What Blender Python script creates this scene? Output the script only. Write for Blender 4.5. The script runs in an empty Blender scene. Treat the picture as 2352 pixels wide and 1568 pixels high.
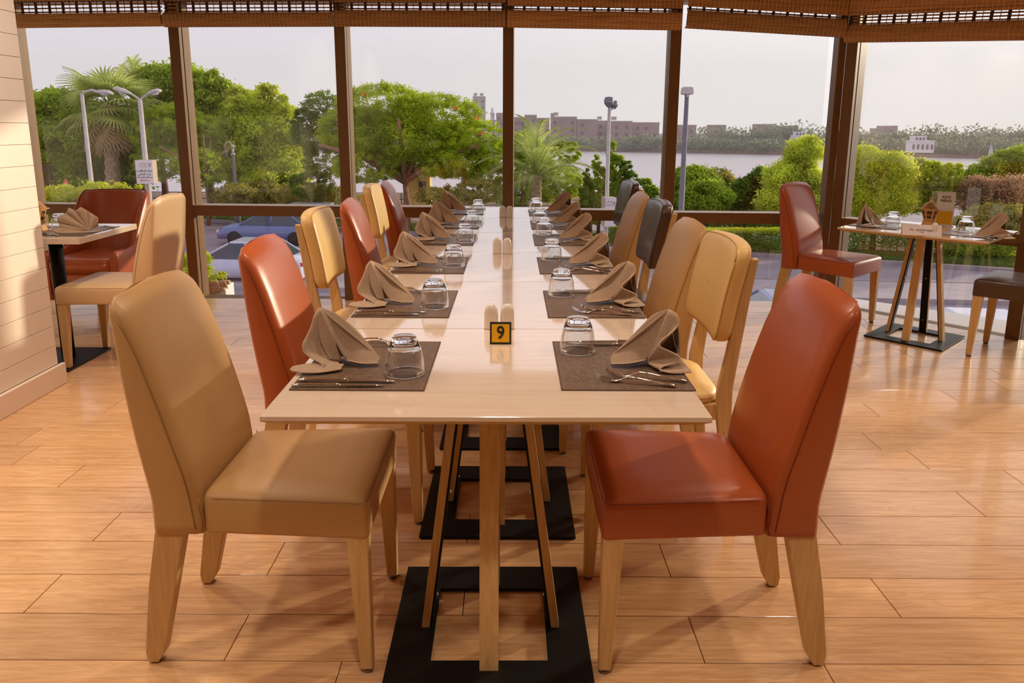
import bpy, bmesh, math, random
import numpy as np
from mathutils import Vector, Matrix
random.seed(7); RNG = np.random.default_rng(7)
S = bpy.context.scene
COL = S.collection
PI = math.pi

# ---------------------------------------------------------------- camera
CF, CCX, CCY, CT, CR, CH = 1697.0, 1176.0, 636.0, 0.2002, 0.005, 1.345
_rt = Vector((1, 0, 0)); _fw = Vector((0, math.cos(CT), -math.sin(CT))); _up = _rt.cross(_fw)
CA = math.cos(CR) * _rt + math.sin(CR) * _up
CB = -math.sin(CR) * _rt + math.cos(CR) * _up
cam_d = bpy.data.cameras.new('camera'); cam = bpy.data.objects.new('camera', cam_d); COL.objects.link(cam)
cam.matrix_world = Matrix(((CA.x, CB.x, -_fw.x, 0), (CA.y, CB.y, -_fw.y, 0), (CA.z, CB.z, -_fw.z, CH), (0, 0, 0, 1)))
cam_d.sensor_fit = 'HORIZONTAL'; cam_d.sensor_width = 36.0; cam_d.lens = 36.0 * CF / 2352.0
cam_d.shift_y = -(784.0 - CCY) / 2352.0; cam_d.clip_end = 3000; cam_d.clip_start = 0.05
S.camera = cam

# ---------------------------------------------------------------- world
S.view_settings.view_transform = 'Standard'; S.view_settings.look = 'None'
S.view_settings.gamma = 1.0; S.view_settings.exposure = 0.0; S.view_settings.use_curve_mapping = False
S.cycles.use_denoising = True
S.cycles.max_bounces = 10; S.cycles.diffuse_bounces = 4; S.cycles.glossy_bounces = 4
S.cycles.transmission_bounces = 10; S.cycles.transparent_max_bounces = 24; S.cycles.volume_bounces = 0
S.cycles.caustics_reflective = False; S.cycles.caustics_refractive = False
S.cycles.sample_clamp_indirect = 6.0; S.cycles.blur_glossy = 0.5
SUN_AZ, SUN_EL = math.radians(56), math.radians(11)
SUN_DIR = Vector((math.sin(SUN_AZ) * math.cos(SUN_EL), math.cos(SUN_AZ) * math.cos(SUN_EL), math.sin(SUN_EL)))
w = bpy.data.worlds.new('sky'); S.world = w; w.use_nodes = True
nt = w.node_tree; nt.nodes.clear()
def N(nt, typ, **kw):
    n = nt.nodes.new(typ)
    for k, v in kw.items(): setattr(n, k, v)
    return n
def L(nt, a, b): nt.links.new(a, b)
tc = N(nt, 'ShaderNodeTexCoord'); sep = N(nt, 'ShaderNodeSeparateXYZ'); L(nt, tc.outputs['Generated'], sep.inputs[0])
rmp = N(nt, 'ShaderNodeValToRGB'); L(nt, sep.outputs['Z'], rmp.inputs[0])
cr = rmp.color_ramp; cr.elements[0].position = 0.0; cr.elements[0].color = (0.82, 0.76, 0.84, 1)
cr.elements[1].position = 1.0; cr.elements[1].color = (0.48, 0.45, 0.56, 1)
e = cr.elements.new(0.25); e.color = (0.62, 0.59, 0.70, 1)
dot = N(nt, 'ShaderNodeVectorMath', operation='DOT_PRODUCT'); L(nt, tc.outputs['Generated'], dot.inputs[0])
dot.inputs[1].default_value = SUN_DIR
mr = N(nt, 'ShaderNodeMapRange'); L(nt, dot.outputs['Value'], mr.inputs[0])
mr.inputs[1].default_value = 0.1; mr.inputs[2].default_value = 1.0; mr.inputs[3].default_value = 0.0; mr.inputs[4].default_value = 1.0
pw = N(nt, 'ShaderNodeMath', operation='POWER'); L(nt, mr.outputs[0], pw.inputs[0]); pw.inputs[1].default_value = 1.6
mx = N(nt, 'ShaderNodeMixRGB'); L(nt, pw.outputs[0], mx.inputs[0]); L(nt, rmp.outputs[0], mx.inputs[1])
mx.inputs[2].default_value = (1.06, 0.99, 1.0, 1)
bg = N(nt, 'ShaderNodeBackground'); L(nt, mx.outputs[0], bg.inputs[0]); bg.inputs[1].default_value = 1.24
wo = N(nt, 'ShaderNodeOutputWorld'); L(nt, bg.outputs[0], wo.inputs[0])
sd = bpy.data.lights.new('sun', 'SUN'); sd.energy = 4.0; sd.angle = math.radians(2.0); sd.color = (1.0, 0.84, 0.62)
sun = bpy.data.objects.new('sun', sd); COL.objects.link(sun)
sun.rotation_euler = SUN_DIR.to_track_quat('Z', 'Y').to_euler(); sun.location = (20, 10, 12)
# warm unseen downlights, read off seat shadows; some added as fill for the left wall
DOWN = [(-2.0, 1.9), (-.05, 2.3), (1.7, 1.9), (3.4, 1.9), (-1.7, 3.6), (1.6, 3.7), (3.4, 3.0), (-1.95, 0.6), (-1.9, 2.9), (1.8, 0.2), (3.6, 0.2), (-0.05, 0.6)]
DOWN_W, DOWN_COL = 9.0, (1.0, 0.82, 0.66)

# ---------------------------------------------------------------- helpers
def ray(px, py): return _fw + CA * ((px - CCX) / CF) - CB * ((py - CCY) / CF)
def atY(px, py, Y):                                  # the place seen at a pixel, Y metres away
    d = ray(px, py); s = Y / d.y; return Vector((d.x * s, Y, CH + d.z * s))
def atZ(px, py, z):                                  # ... or at height z
    d = ray(px, py); s = (z - CH) / d.z; return Vector((d.x * s, d.y * s, z))

class MB:
    def __init__(s): s.v = []; s.f = []; s.sm = []
    def add(s, vs, fs, smooth=False):
        o = len(s.v); s.v += [tuple(p) for p in vs]; s.f += [tuple(o + i for i in f) for f in fs]; s.sm += [smooth] * len(fs); return s
    def box(s, c, d, rz=0, M=None):
        x, y, z = d[0] / 2, d[1] / 2, d[2] / 2
        vs = [Vector((i * x, j * y, k * z)) for i in (-1, 1) for j in (-1, 1) for k in (-1, 1)]
        R = M if M is not None else Matrix.Rotation(rz, 3, 'Z')
        return s.add([R @ p + Vector(c) for p in vs], [(0, 1, 3, 2), (4, 6, 7, 5), (0, 4, 5, 1), (2, 3, 7, 6), (0, 2, 6, 4), (1, 5, 7, 3)])
    def hexa(s, b, t):                               # 4 bottom + 4 top points (ccw from above)
        return s.add(list(b) + list(t), [(3, 2, 1, 0), (4, 5, 6, 7), (0, 1, 5, 4), (1, 2, 6, 5), (2, 3, 7, 6), (3, 0, 4, 7)])
    def loft(s, rings, smooth=True, cap=True, closed=True):
        n = len(rings[0]); vs = [p for r in rings for p in r]; fs = []
        for i in range(len(rings) - 1):
            for j in range(n if closed else n - 1):
                a, b = i * n + j, i * n + (j + 1) % n
                fs.append((a, b, b + n, a + n))
        s.add(vs, fs, smooth)
        if cap:
            o = len(s.v) - len(vs); s.f.append(tuple(o + i for i in reversed(range(n)))); s.f.append(tuple(o + (len(rings) - 1) * n + i for i in range(n)))
            s.sm += [False, False]
        return s
    def tube(s, pts, r, n=8, smooth=True):
        pts = [Vector(p) for p in pts]; rs = r if isinstance(r, (list, tuple)) else [r] * len(pts); rings = []
        for i, p in enumerate(pts):
            t = (pts[min(i + 1, len(pts) - 1)] - pts[max(i - 1, 0)]).normalized()
            a = t.cross(Vector((0, 0, 1)));
            if a.length < 0.05: a = t.cross(Vector((0, 1, 0)))
            a.normalize(); b = a.cross(t)
            rings.append([p + (a * math.cos(2 * PI * k / n) + b * math.sin(2 * PI * k / n)) * rs[i] for k in range(n)])
        return s.loft(rings, smooth)
    def lathe(s, prof, n=32, c=(0, 0, 0), smooth=True, cap=False):
        return s.loft([[Vector((c[0] + r * math.cos(2 * PI * k / n), c[1] + r * math.sin(2 * PI * k / n), c[2] + z)) for k in range(n)] for r, z in prof], smooth, cap)
    def prism(s, poly, z0, z1, smooth=False):
        n = len(poly)
        return s.add([(x, y, z0) for x, y in poly] + [(x, y, z1) for x, y in poly],
                     [tuple(reversed(range(n))), tuple(range(n, 2 * n))] + [(i, (i + 1) % n, (i + 1) % n + n, i + n) for i in range(n)], smooth)
    def grid(s, rows, smooth=True):
        n = len(rows[0]); return s.add([p for r in rows for p in r], [(i * n + j, i * n + j + 1, (i + 1) * n + j + 1, (i + 1) * n + j) for i in range(len(rows) - 1) for j in range(n - 1)], smooth)
    def mesh(s, name):
        m = bpy.data.meshes.new(name); m.from_pydata([tuple(v) for v in s.v], [], s.f); m.update()
        m.polygons.foreach_set('use_smooth', s.sm); return m
    def build(s, name, mat, parent=None, bevel=0, solid=0, subd=0, fixn=False):
        m = s.mesh(name)
        if fixn:
            bm = bmesh.new(); bm.from_mesh(m); bmesh.ops.remove_doubles(bm, verts=bm.verts, dist=1e-5); bmesh.ops.recalc_face_normals(bm, faces=bm.faces); bm.to_mesh(m); bm.free()
        return mk(name, m, mat, parent, bevel, solid, subd)
def mk(name, m, mat, parent=None, bevel=0, solid=0, subd=0):
    if mat is not None and not m.materials: m.materials.append(mat)
    o = bpy.data.objects.new(name, m); COL.objects.link(o)
    if parent is not None: o.parent = parent
    if solid: q = o.modifiers.new('solid', 'SOLIDIFY'); q.thickness = solid; q.offset = 0
    if bevel: q = o.modifiers.new('bevel', 'BEVEL'); q.width = bevel; q.segments = 2; q.limit_method = 'ANGLE'
    if subd: q = o.modifiers.new('sub', 'SUBSURF'); q.levels = subd; q.render_levels = subd
    return o
def tag(o, label=None, cat=None, group=None, kind=None):
    if label: o['label'] = label
    if cat: o['category'] = cat
    if group: o['group'] = group
    if kind: o['kind'] = kind
    return o
def empty(name, loc=(0, 0, 0), rz=0, label=None, cat=None, group=None, kind=None):
    o = bpy.data.objects.new(name, None); COL.objects.link(o); o.location = loc; o.rotation_euler = (0, 0, rz); o.empty_display_size = 0.1
    return tag(o, label, cat, group, kind)
def kids(o): return [c for c in ALLK.get(o.name, [])]
def copy_tree(o, parent=None):
    c = o.copy(); COL.objects.link(c)
    if parent is not None: c.parent = parent
    for ch in [x for x in o.children]: copy_tree(ch, c)
    return c
class Proto:                                         # first use gives the original, later ones copies
    def __init__(s, make): s.make = make; s.o = None
    def get(s):
        if s.o is None: s.o = s.make(); return s.o
        return copy_tree(s.o)
def place(o, loc, rz=0, label=None, cat=None, group=None):
    o.location = loc; o.rotation_euler = (0, 0, rz); return tag(o, label, cat, group)
def txt(name, body, size, mat, parent, M, ext=0.0002, align='CENTER', sx=1.0, bold=0.0):
    cu = bpy.data.curves.new(name, 'FONT'); cu.body = body; cu.size = size; cu.extrude = ext; cu.align_x = align; cu.align_y = 'CENTER'
    t = bpy.data.objects.new(name + '_t', cu); COL.objects.link(t)
    dg = bpy.context.evaluated_depsgraph_get(); m = bpy.data.meshes.new_from_object(t.evaluated_get(dg)); bpy.data.objects.remove(t)
    if bold:                                         # heavier strokes: the outline repeated a hair to each side
        bm = bmesh.new()
        for k in range(8):
            q = m.copy(); q.transform(Matrix.Translation((bold * math.cos(k * PI / 4), bold * math.sin(k * PI / 4), k * ext * .02))); bm.from_mesh(q); bpy.data.meshes.remove(q)
        bm.to_mesh(m); bm.free()
    m.transform(M @ Matrix.Diagonal((sx, 1, 1, 1))); m.materials.clear()
    return mk(name, m, mat, parent)

# ---------------------------------------------------------------- materials
def base_mat(name):
    m = bpy.data.materials.new(name); m.use_nodes = True; nt = m.node_tree; nt.nodes.clear()
    o = N(nt, 'ShaderNodeOutputMaterial'); p = N(nt, 'ShaderNodeBsdfPrincipled'); L(nt, p.outputs[0], o.inputs[0]); return m, nt, p, o
def P(name, col, rough=0.5, metal=0.0, coat=0.0, var=0.08, scale=6.0, bump=0.0, bscale=200.0, spec=0.5, sheen=0.0, obj_rand=0.0, transl=0.0):
    m, nt, p, o = base_mat(name)
    c = N(nt, 'ShaderNodeTexCoord'); n = N(nt, 'ShaderNodeTexNoise'); n.inputs['Scale'].default_value = scale; n.inputs['Detail'].default_value = 3
    L(nt, c.outputs['Object'], n.inputs['Vector'])
    r = N(nt, 'ShaderNodeMapRange'); L(nt, n.outputs['Fac'], r.inputs[0]); r.inputs[1].default_value = 0.3; r.inputs[2].default_value = 0.7
    r.inputs[3].default_value = 1 - var; r.inputs[4].default_value = 1 + var
    h = N(nt, 'ShaderNodeHueSaturation'); h.inputs['Color'].default_value = (*col, 1); L(nt, r.outputs[0], h.inputs['Value'])
    if obj_rand:
        oi = N(nt, 'ShaderNodeObjectInfo'); r2 = N(nt, 'ShaderNodeMapRange'); L(nt, oi.outputs['Random'], r2.inputs[0]); r2.inputs[3].default_value = 1 - obj_rand; r2.inputs[4].default_value = 1 + obj_rand
        mm = N(nt, 'ShaderNodeMath', operation='MULTIPLY'); L(nt, r.outputs[0], mm.inputs[0]); L(nt, r2.outputs[0], mm.inputs[1]); L(nt, mm.outputs[0], h.inputs['Value'])
    L(nt, h.outputs[0], p.inputs['Base Color']); p.inputs['Roughness'].default_value = rough; p.inputs['Metallic'].default_value = metal
    p.inputs['Coat Weight'].default_value = coat; p.inputs['Coat Roughness'].default_value = 0.12; p.inputs['Specular IOR Level'].default_value = spec
    p.inputs['Sheen Weight'].default_value = sheen
    if bump:
        n2 = N(nt, 'ShaderNodeTexNoise'); n2.inputs['Scale'].default_value = bscale; n2.inputs['Detail'].default_value = 2; L(nt, c.outputs['Object'], n2.inputs['Vector'])
        b = N(nt, 'ShaderNodeBump'); b.inputs['Strength'].default_value = bump; b.inputs['Distance'].default_value = 0.002; L(nt, n2.outputs['Fac'], b.inputs['Height']); L(nt, b.outputs[0], p.inputs['Normal'])
    if transl:
        t = N(nt, 'ShaderNodeBsdfTranslucent'); L(nt, h.outputs[0], t.inputs['Color']); mxs = N(nt, 'ShaderNodeMixShader'); mxs.inputs[0].default_value = transl
        L(nt, p.outputs[0], mxs.inputs[1]); L(nt, t.outputs[0], mxs.inputs[2]); L(nt, mxs.outputs[0], o.inputs[0])
    return m
def WOOD(name, c1, c2, axis='X', rough=0.45, coat=0.0, grain=40.0, stretch=14.0, rand=0.06, ringy=0.35, bump=0.05):
    m, nt, p, o = base_mat(name)
    c = N(nt, 'ShaderNodeTexCoord'); oi = N(nt, 'ShaderNodeObjectInfo')
    mul = N(nt, 'ShaderNodeVectorMath', operation='SCALE'); co = N(nt, 'ShaderNodeCombineXYZ')
    for i in range(3): L(nt, oi.outputs['Random'], co.inputs[i])
    L(nt, co.outputs[0], mul.inputs[0]); mul.inputs['Scale'].default_value = 37.0
    ad = N(nt, 'ShaderNodeVectorMath', operation='ADD'); L(nt, c.outputs['Object'], ad.inputs[0]); L(nt, mul.outputs[0], ad.inputs[1])
    mp = N(nt, 'ShaderNodeMapping'); L(nt, ad.outputs[0], mp.inputs['Vector'])
    sc = [grain, grain, grain]; sc['XYZ'.index(axis)] = grain / stretch; mp.inputs['Scale'].default_value = sc
    n1 = N(nt, 'ShaderNodeTexNoise'); n1.inputs['Scale'].default_value = 1.0; n1.inputs['Detail'].default_value = 5; n1.inputs['Roughness'].default_value = 0.65; n1.inputs['Distortion'].default_value = 0.4
    L(nt, mp.outputs[0], n1.inputs['Vector'])
    mp2 = N(nt, 'ShaderNodeMapping'); L(nt, ad.outputs[0], mp2.inputs['Vector']); s2 = [grain * .16] * 3; s2['XYZ'.index(axis)] = grain * .16 / 7; mp2.inputs['Scale'].default_value = s2
    n2 = N(nt, 'ShaderNodeTexNoise'); n2.inputs['Scale'].default_value = 1.0; n2.inputs['Detail'].default_value = 2; n2.inputs['Distortion'].default_value = 1.5; L(nt, mp2.outputs[0], n2.inputs['Vector'])
    sn = N(nt, 'ShaderNodeMath', operation='SINE'); ml = N(nt, 'ShaderNodeMath', operation='MULTIPLY'); L(nt, n2.outputs['Fac'], ml.inputs[0]); ml.inputs[1].default_value = 60.0; L(nt, ml.outputs[0], sn.inputs[0])
    m3 = N(nt, 'ShaderNodeMath', operation='MULTIPLY'); L(nt, sn.outputs[0], m3.inputs[0]); m3.inputs[1].default_value = 0.12 * ringy
    a2 = N(nt, 'ShaderNodeMath', operation='ADD'); L(nt, n1.outputs['Fac'], a2.inputs[0]); L(nt, m3.outputs[0], a2.inputs[1])
    rp = N(nt, 'ShaderNodeValToRGB'); L(nt, a2.outputs[0], rp.inputs[0]); rp.color_ramp.elements[0].position = 0.3; rp.color_ramp.elements[1].position = 0.68
    rp.color_ramp.elements[0].color = (*c2, 1); rp.color_ramp.elements[1].color = (*c1, 1)
    r2 = N(nt, 'ShaderNodeMapRange'); L(nt, oi.outputs['Random'], r2.inputs[0]); r2.inputs[3].default_value = 1 - rand; r2.inputs[4].default_value = 1 + rand
    h = N(nt, 'ShaderNodeHueSaturation'); L(nt, rp.outputs[0], h.inputs['Color']); L(nt, r2.outputs[0], h.inputs['Value'])
    L(nt, h.outputs[0], p.inputs['Base Color']); p.inputs['Roughness'].default_value = rough; p.inputs['Coat Weight'].default_value = coat; p.inputs['Coat Roughness'].default_value = 0.06; p.inputs['Coat IOR'].default_value = 1.7 if coat > .9 else 1.5
    if bump:
        b = N(nt, 'ShaderNodeBump'); b.inputs['Strength'].default_value = bump; b.inputs['Distance'].default_value = 0.002; L(nt, n1.outputs['Fac'], b.inputs['Height']); L(nt, b.outputs[0], p.inputs['Normal'])
    return m
def WEAVE(name, c1, c2, cell=0.0045):
    m, nt, p, o = base_mat(name); c = N(nt, 'ShaderNodeTexCoord')
    br = N(nt, 'ShaderNodeTexBrick'); L(nt, c.outputs['Object'], br.inputs['Vector']); br.inputs['Scale'].default_value = 1.0
    br.inputs['Brick Width'].default_value = cell * 1.5; br.inputs['Row Height'].default_value = cell; br.inputs['Mortar Size'].default_value = cell * 0.16
    br.inputs['Color1'].default_value = (*c1, 1); br.inputs['Color2'].default_value = (*c2, 1); br.inputs['Mortar'].default_value = (c2[0] * .3, c2[1] * .3, c2[2] * .3, 1)
    br.inputs['Bias'].default_value = 0.0; n = N(nt, 'ShaderNodeTexNoise'); n.inputs['Scale'].default_value = 90; L(nt, c.outputs['Object'], n.inputs['Vector'])
    mx = N(nt, 'ShaderNodeMixRGB', blend_type='MULTIPLY'); mx.inputs[0].default_value = 0.6; L(nt, br.outputs['Color'], mx.inputs[1]); L(nt, n.outputs['Color'], mx.inputs[2])
    g = N(nt, 'ShaderNodeGamma'); L(nt, mx.outputs[0], g.inputs[0]); g.inputs[1].default_value = 0.95
    L(nt, g.outputs[0], p.inputs['Base Color']); p.inputs['Roughness'].default_value = 0.45
    b = N(nt, 'ShaderNodeBump'); b.inputs['Strength'].default_value = 0.7; b.inputs['Distance'].default_value = 0.001; b.invert = True; L(nt, br.outputs['Fac'], b.inputs['Height']); L(nt, b.outputs[0], p.inputs['Normal'])
    return m
def LINEN(name, col):
    m, nt, p, o = base_mat(name); c = N(nt, 'ShaderNodeTexCoord')
    outs = []
    for s in ((900, 60, 60), (60, 60, 900)):
        mp = N(nt, 'ShaderNodeMapping'); mp.inputs['Scale'].default_value = s; L(nt, c.outputs['Object'], mp.inputs['Vector'])
        n = N(nt, 'ShaderNodeTexNoise'); n.inputs['Scale'].default_value = 1.0; n.inputs['Detail'].default_value = 2; L(nt, mp.outputs[0], n.inputs['Vector']); outs.append(n)
    a = N(nt, 'ShaderNodeMath', operation='ADD'); L(nt, outs[0].outputs['Fac'], a.inputs[0]); L(nt, outs[1].outputs['Fac'], a.inputs[1])
    r = N(nt, 'ShaderNodeMapRange'); L(nt, a.outputs[0], r.inputs[0]); r.inputs[1].default_value = 0.7; r.inputs[2].default_value = 1.3; r.inputs[3].default_value = 0.82; r.inputs[4].default_value = 1.15
    h = N(nt, 'ShaderNodeHueSaturation'); h.inputs['Color'].default_value = (*col, 1); L(nt, r.outputs[0], h.inputs['Value']); L(nt, h.outputs[0], p.inputs['Base Color'])
    p.inputs['Roughness'].default_value = 0.85; p.inputs['Sheen Weight'].default_value = 0.25
    b = N(nt, 'ShaderNodeBump'); b.inputs['Strength'].default_value = 0.35; b.inputs['Distance'].default_value = 0.001; L(nt, a.outputs[0], b.inputs['Height']); L(nt, b.outputs[0], p.inputs['Normal'])
    return m
def GLASSPANE(name, f0=0.04, ex=5.0):
    m = bpy.data.materials.new(name); m.use_nodes = True; nt = m.node_tree; nt.nodes.clear(); o = N(nt, 'ShaderNodeOutputMaterial')
    t = N(nt, 'ShaderNodeBsdfTransparent'); t.inputs[0].default_value = (0.97, 0.975, 0.97, 1); g = N(nt, 'ShaderNodeBsdfGlossy'); g.inputs['Roughness'].default_value = 0.0; g.inputs[0].default_value = (1, 1, 1, 1)
    lw = N(nt, 'ShaderNodeLayerWeight'); lw.inputs[0].default_value = 0.5; q5 = N(nt, 'ShaderNodeMath', operation='POWER'); L(nt, lw.outputs['Facing'], q5.inputs[0]); q5.inputs[1].default_value = ex
    f = N(nt, 'ShaderNodeMath', operation='MULTIPLY_ADD'); L(nt, q5.outputs[0], f.inputs[0]); f.inputs[1].default_value = 0.9; f.inputs[2].default_value = f0
    mx = N(nt, 'ShaderNodeMixShader'); L(nt, f.outputs[0], mx.inputs[0]); L(nt, t.outputs[0], mx.inputs[1]); L(nt, g.outputs[0], mx.inputs[2]); L(nt, mx.outputs[0], o.inputs[0]); return m
def WATER(name):
    m, nt, p, o = base_mat(name); p.inputs['Base Color'].default_value = (0.62, 0.56, 0.58, 1); p.inputs['Roughness'].default_value = 0.3
    c = N(nt, 'ShaderNodeTexCoord'); mp = N(nt, 'ShaderNodeMapping'); mp.inputs['Scale'].default_value = (0.25, 0.9, 1); L(nt, c.outputs['Object'], mp.inputs['Vector'])
    n = N(nt, 'ShaderNodeTexNoise'); n.inputs['Scale'].default_value = 1.0; n.inputs['Detail'].default_value = 6; L(nt, mp.outputs[0], n.inputs['Vector'])
    b = N(nt, 'ShaderNodeBump'); b.inputs['Strength'].default_value = 0.5; b.inputs['Distance'].default_value = 0.3; L(nt, n.outputs['Fac'], b.inputs['Height']); L(nt, b.outputs[0], p.inputs['Normal']); return m

M = {}
M['plank'] = WOOD('floor_wood', (0.70, 0.43, 0.22), (0.52, 0.29, 0.13), 'X', rough=0.24, coat=0.25, grain=70, stretch=16, rand=0.10, ringy=0.5, bump=0.04)
M['grout'] = P('floor_joint', (0.16, 0.085, 0.04), 0.7)
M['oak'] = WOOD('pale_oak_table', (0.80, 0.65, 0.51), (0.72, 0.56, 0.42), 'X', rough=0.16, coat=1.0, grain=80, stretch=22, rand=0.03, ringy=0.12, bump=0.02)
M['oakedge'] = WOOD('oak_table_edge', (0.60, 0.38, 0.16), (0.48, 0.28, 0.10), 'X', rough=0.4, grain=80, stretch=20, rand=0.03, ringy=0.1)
M['oakleg'] = WOOD('pale_oak_leg', (0.70, 0.46, 0.21), (0.55, 0.33, 0.13), 'Z', rough=0.42, grain=90, stretch=16, rand=0.05, ringy=0.2)
M['tan'] = P('tan_leather', (0.54, 0.32, 0.13), 0.42, var=0.03, bump=0.12, bscale=900, scale=3)
M['cream'] = P('cream_leather', (0.76, 0.50, 0.18), 0.42, var=0.03, bump=0.12, bscale=900, scale=3)
M['camel'] = P('camel_leather', (0.66, 0.45, 0.25), 0.42, var=0.03, bump=0.12, bscale=900, scale=3)
M['red'] = P('russet_leather', (0.42, 0.088, 0.020), 0.36, var=0.05, bump=0.08, bscale=500, scale=3, coat=0.15)
M['brown'] = P('brown_leather', (0.075, 0.035, 0.02), 0.36, var=0.06, bump=0.1, bscale=700, coat=0.2)
M['seam_tan'] = P('tan_seam', (0.32, 0.18, 0.06), 0.6); M['seam_red'] = P('red_seam', (0.20, 0.03, 0.008), 0.6)
M['seam_brown'] = P('brown_seam', (0.03, 0.015, 0.01), 0.6); M['seam_cream'] = P('cream_seam', (0.50, 0.30, 0.10), 0.6); M['seam_camel'] = P('camel_seam', (0.42, 0.25, 0.10), 0.6)
M['black'] = P('black_steel', (0.006, 0.005, 0.0045), 0.5, metal=0.0, var=0.2, scale=20, spec=0.22)
M['bolt'] = P('bright_steel', (0.7, 0.68, 0.66), 0.2, metal=1.0)
M['steel'] = P('polished_cutlery', (0.82, 0.78, 0.74), 0.10, metal=1.0, var=0.02)
M['glide'] = P('chair_glide', (0.25, 0.2, 0.17), 0.3, metal=1.0)
M['mat'] = WEAVE('woven_vinyl', (0.42, 0.25, 0.15), (0.20, 0.11, 0.065))
M['matedge'] = P('placemat_edge', (0.10, 0.05, 0.025), 0.6)
M['linen'] = LINEN('taupe_linen', (0.42, 0.285, 0.185)); M['hem'] = P('napkin_hem', (0.66, 0.48, 0.33), 0.8)
g_, nt_, p_, o_ = base_mat('tumbler_glass'); p_.inputs['Base Color'].default_value = (1, 1, 1, 1); p_.inputs['Roughness'].default_value = 0; p_.inputs['Transmission Weight'].default_value = 1.0; p_.inputs['IOR'].default_value = 1.48
lp = N(nt_, 'ShaderNodeNewGeometry'); M['glass'] = g_
M['glasswall'] = GLASSPANE('thin_tumbler_wall', 0.06, 2.6); M['china'] = P('white_china', (0.80, 0.72, 0.64), 0.15, coat=0.5, var=0.01)
M['sign_y'] = P('sign_yellow', (0.80, 0.42, 0.01), 0.4, var=0.02); M['ink'] = P('dark_ink', (0.02, 0.015, 0.01), 0.5)
M['card'] = P('white_card', (0.80, 0.72, 0.72), 0.6, var=0.01)
M['wall'] = P('painted_board', (0.82, 0.73, 0.64), 0.45, var=0.02, scale=2); M['joint'] = P('board_joint', (0.55, 0.44, 0.34), 0.8)
M['dim'] = P('dim_back_wall', (0.20, 0.12, 0.06), 0.7); M['base'] = P('painted_baseboard', (0.82, 0.68, 0.56), 0.3, coat=0.2, var=0.01)
M['ceil2'] = P('ceiling_main', (0.56, 0.45, 0.34), 0.8, var=0.01); M['ceil'] = P('ceiling_paint', (0.82, 0.75, 0.66), 0.8, var=0.01)
M['bronze'] = P('bronze_frame', (0.19, 0.095, 0.03), 0.45, metal=0.0, var=0.06, scale=8)
M['gasket'] = P('black_gasket', (0.01, 0.008, 0.006), 0.6)
M['pane'] = GLASSPANE('window_glass')
M['bamboo'] = WOOD('bamboo_slat', (0.62, 0.34, 0.12), (0.26, 0.11, 0.03), 'X', rough=0.6, grain=150, stretch=30, rand=0.25, ringy=0.1)
M['cord'] = P('pale_cord', (0.78, 0.50, 0.28), 0.8); M['tape'] = P('dark_tape', (0.07, 0.03, 0.015), 0.8)
M['plywood'] = P('laser_cut_plywood', (0.60, 0.30, 0.085), 0.5, var=0.1, scale=30); M['darkbrown'] = P('lantern_dark_brown', (0.06, 0.025, 0.01), 0.7)
# outdoors
M['asphalt'] = P('asphalt', (0.30, 0.26, 0.30), 0.75, var=0.12, scale=0.8, bump=0.1, bscale=6)
M['pavement'] = P('pavement', (0.42, 0.36, 0.38), 0.8, var=0.12, scale=1.5); M['kerb'] = P('kerb_stone', (0.33, 0.28, 0.29), 0.8, var=0.2, scale=2)
M['soil'] = P('dry_soil', (0.22, 0.14, 0.09), 0.9, var=0.3, scale=1.0)
M['grass'] = P('grass_blades', (0.13, 0.22, 0.03), 0.8, var=0.35, scale=1.5, transl=0.25)
def LEAF(n, c, v=0.35): return P(n, c, 0.55, var=v, scale=0.9, transl=0.6, spec=0.3)
M['leaf_dark'] = LEAF('leaf_dark', (0.21, 0.33, 0.045)); M['leaf_mid'] = LEAF('leaf_mid', (0.42, 0.54, 0.05)); M['leaf_bright'] = LEAF('leaf_bright', (0.70, 0.76, 0.10))
M['leaf_flame'] = LEAF('leaf_feathery', (0.52, 0.62, 0.045)); M['leaf_lime'] = LEAF('leaf_lime', (0.66, 0.72, 0.06), 0.2); M['leaf_olive'] = LEAF('leaf_olive', (0.48, 0.44, 0.10)); M['leaf_rust'] = LEAF('leaf_rust', (0.55, 0.36, 0.20))
M['leaf_palm'] = LEAF('leaf_palm', (0.52, 0.58, 0.17)); M['leaf_dry'] = P('dry_frond', (0.52, 0.36, 0.17), 0.8, var=0.2, transl=0.3); M['leaf_far'] = LEAF('leaf_far', (0.30, 0.33, 0.20))
M['bark'] = P('bark', (0.20, 0.12, 0.075), 0.9, var=0.3, scale=5, bump=0.6, bscale=12); M['bark_red'] = P('reddish_bark', (0.30, 0.15, 0.09), 0.9, var=0.2, scale=4, bump=0.5, bscale=10)
M['palmbark'] = P('palm_bark', (0.33, 0.22, 0.13), 0.95, var=0.35, scale=6, bump=0.8, bscale=14)
M['flower'] = P('flame_flower', (0.85, 0.12, 0.02), 0.6)
M['post'] = P('lamp_post_paint', (0.55, 0.48, 0.46), 0.5, var=0.08); M['postdark'] = P('dark_lamp_post', (0.20, 0.18, 0.20), 0.5, var=0.1); M['lens'] = P('lamp_lens', (0.75, 0.72, 0.70), 0.2)
M['signw'] = P('sign_white', (0.78, 0.70, 0.70), 0.5, var=0.03); M['signbox'] = P('sign_box_beige', (0.52, 0.38, 0.26), 0.6, var=0.08); M['signred'] = P('sign_red', (0.70, 0.10, 0.05), 0.5)
M['water'] = WATER('river_water')
M['brick'] = P('far_brick', (0.46, 0.30, 0.26), 0.9, var=0.15, scale=0.15); M['conc'] = P('far_concrete', (0.50, 0.42, 0.38), 0.9, var=0.1, scale=0.2); M['villa'] = P('villa_white', (0.80, 0.76, 0.76), 0.8, var=0.03); M['farwin'] = P('far_window', (0.16, 0.12, 0.13), 0.4)
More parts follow.
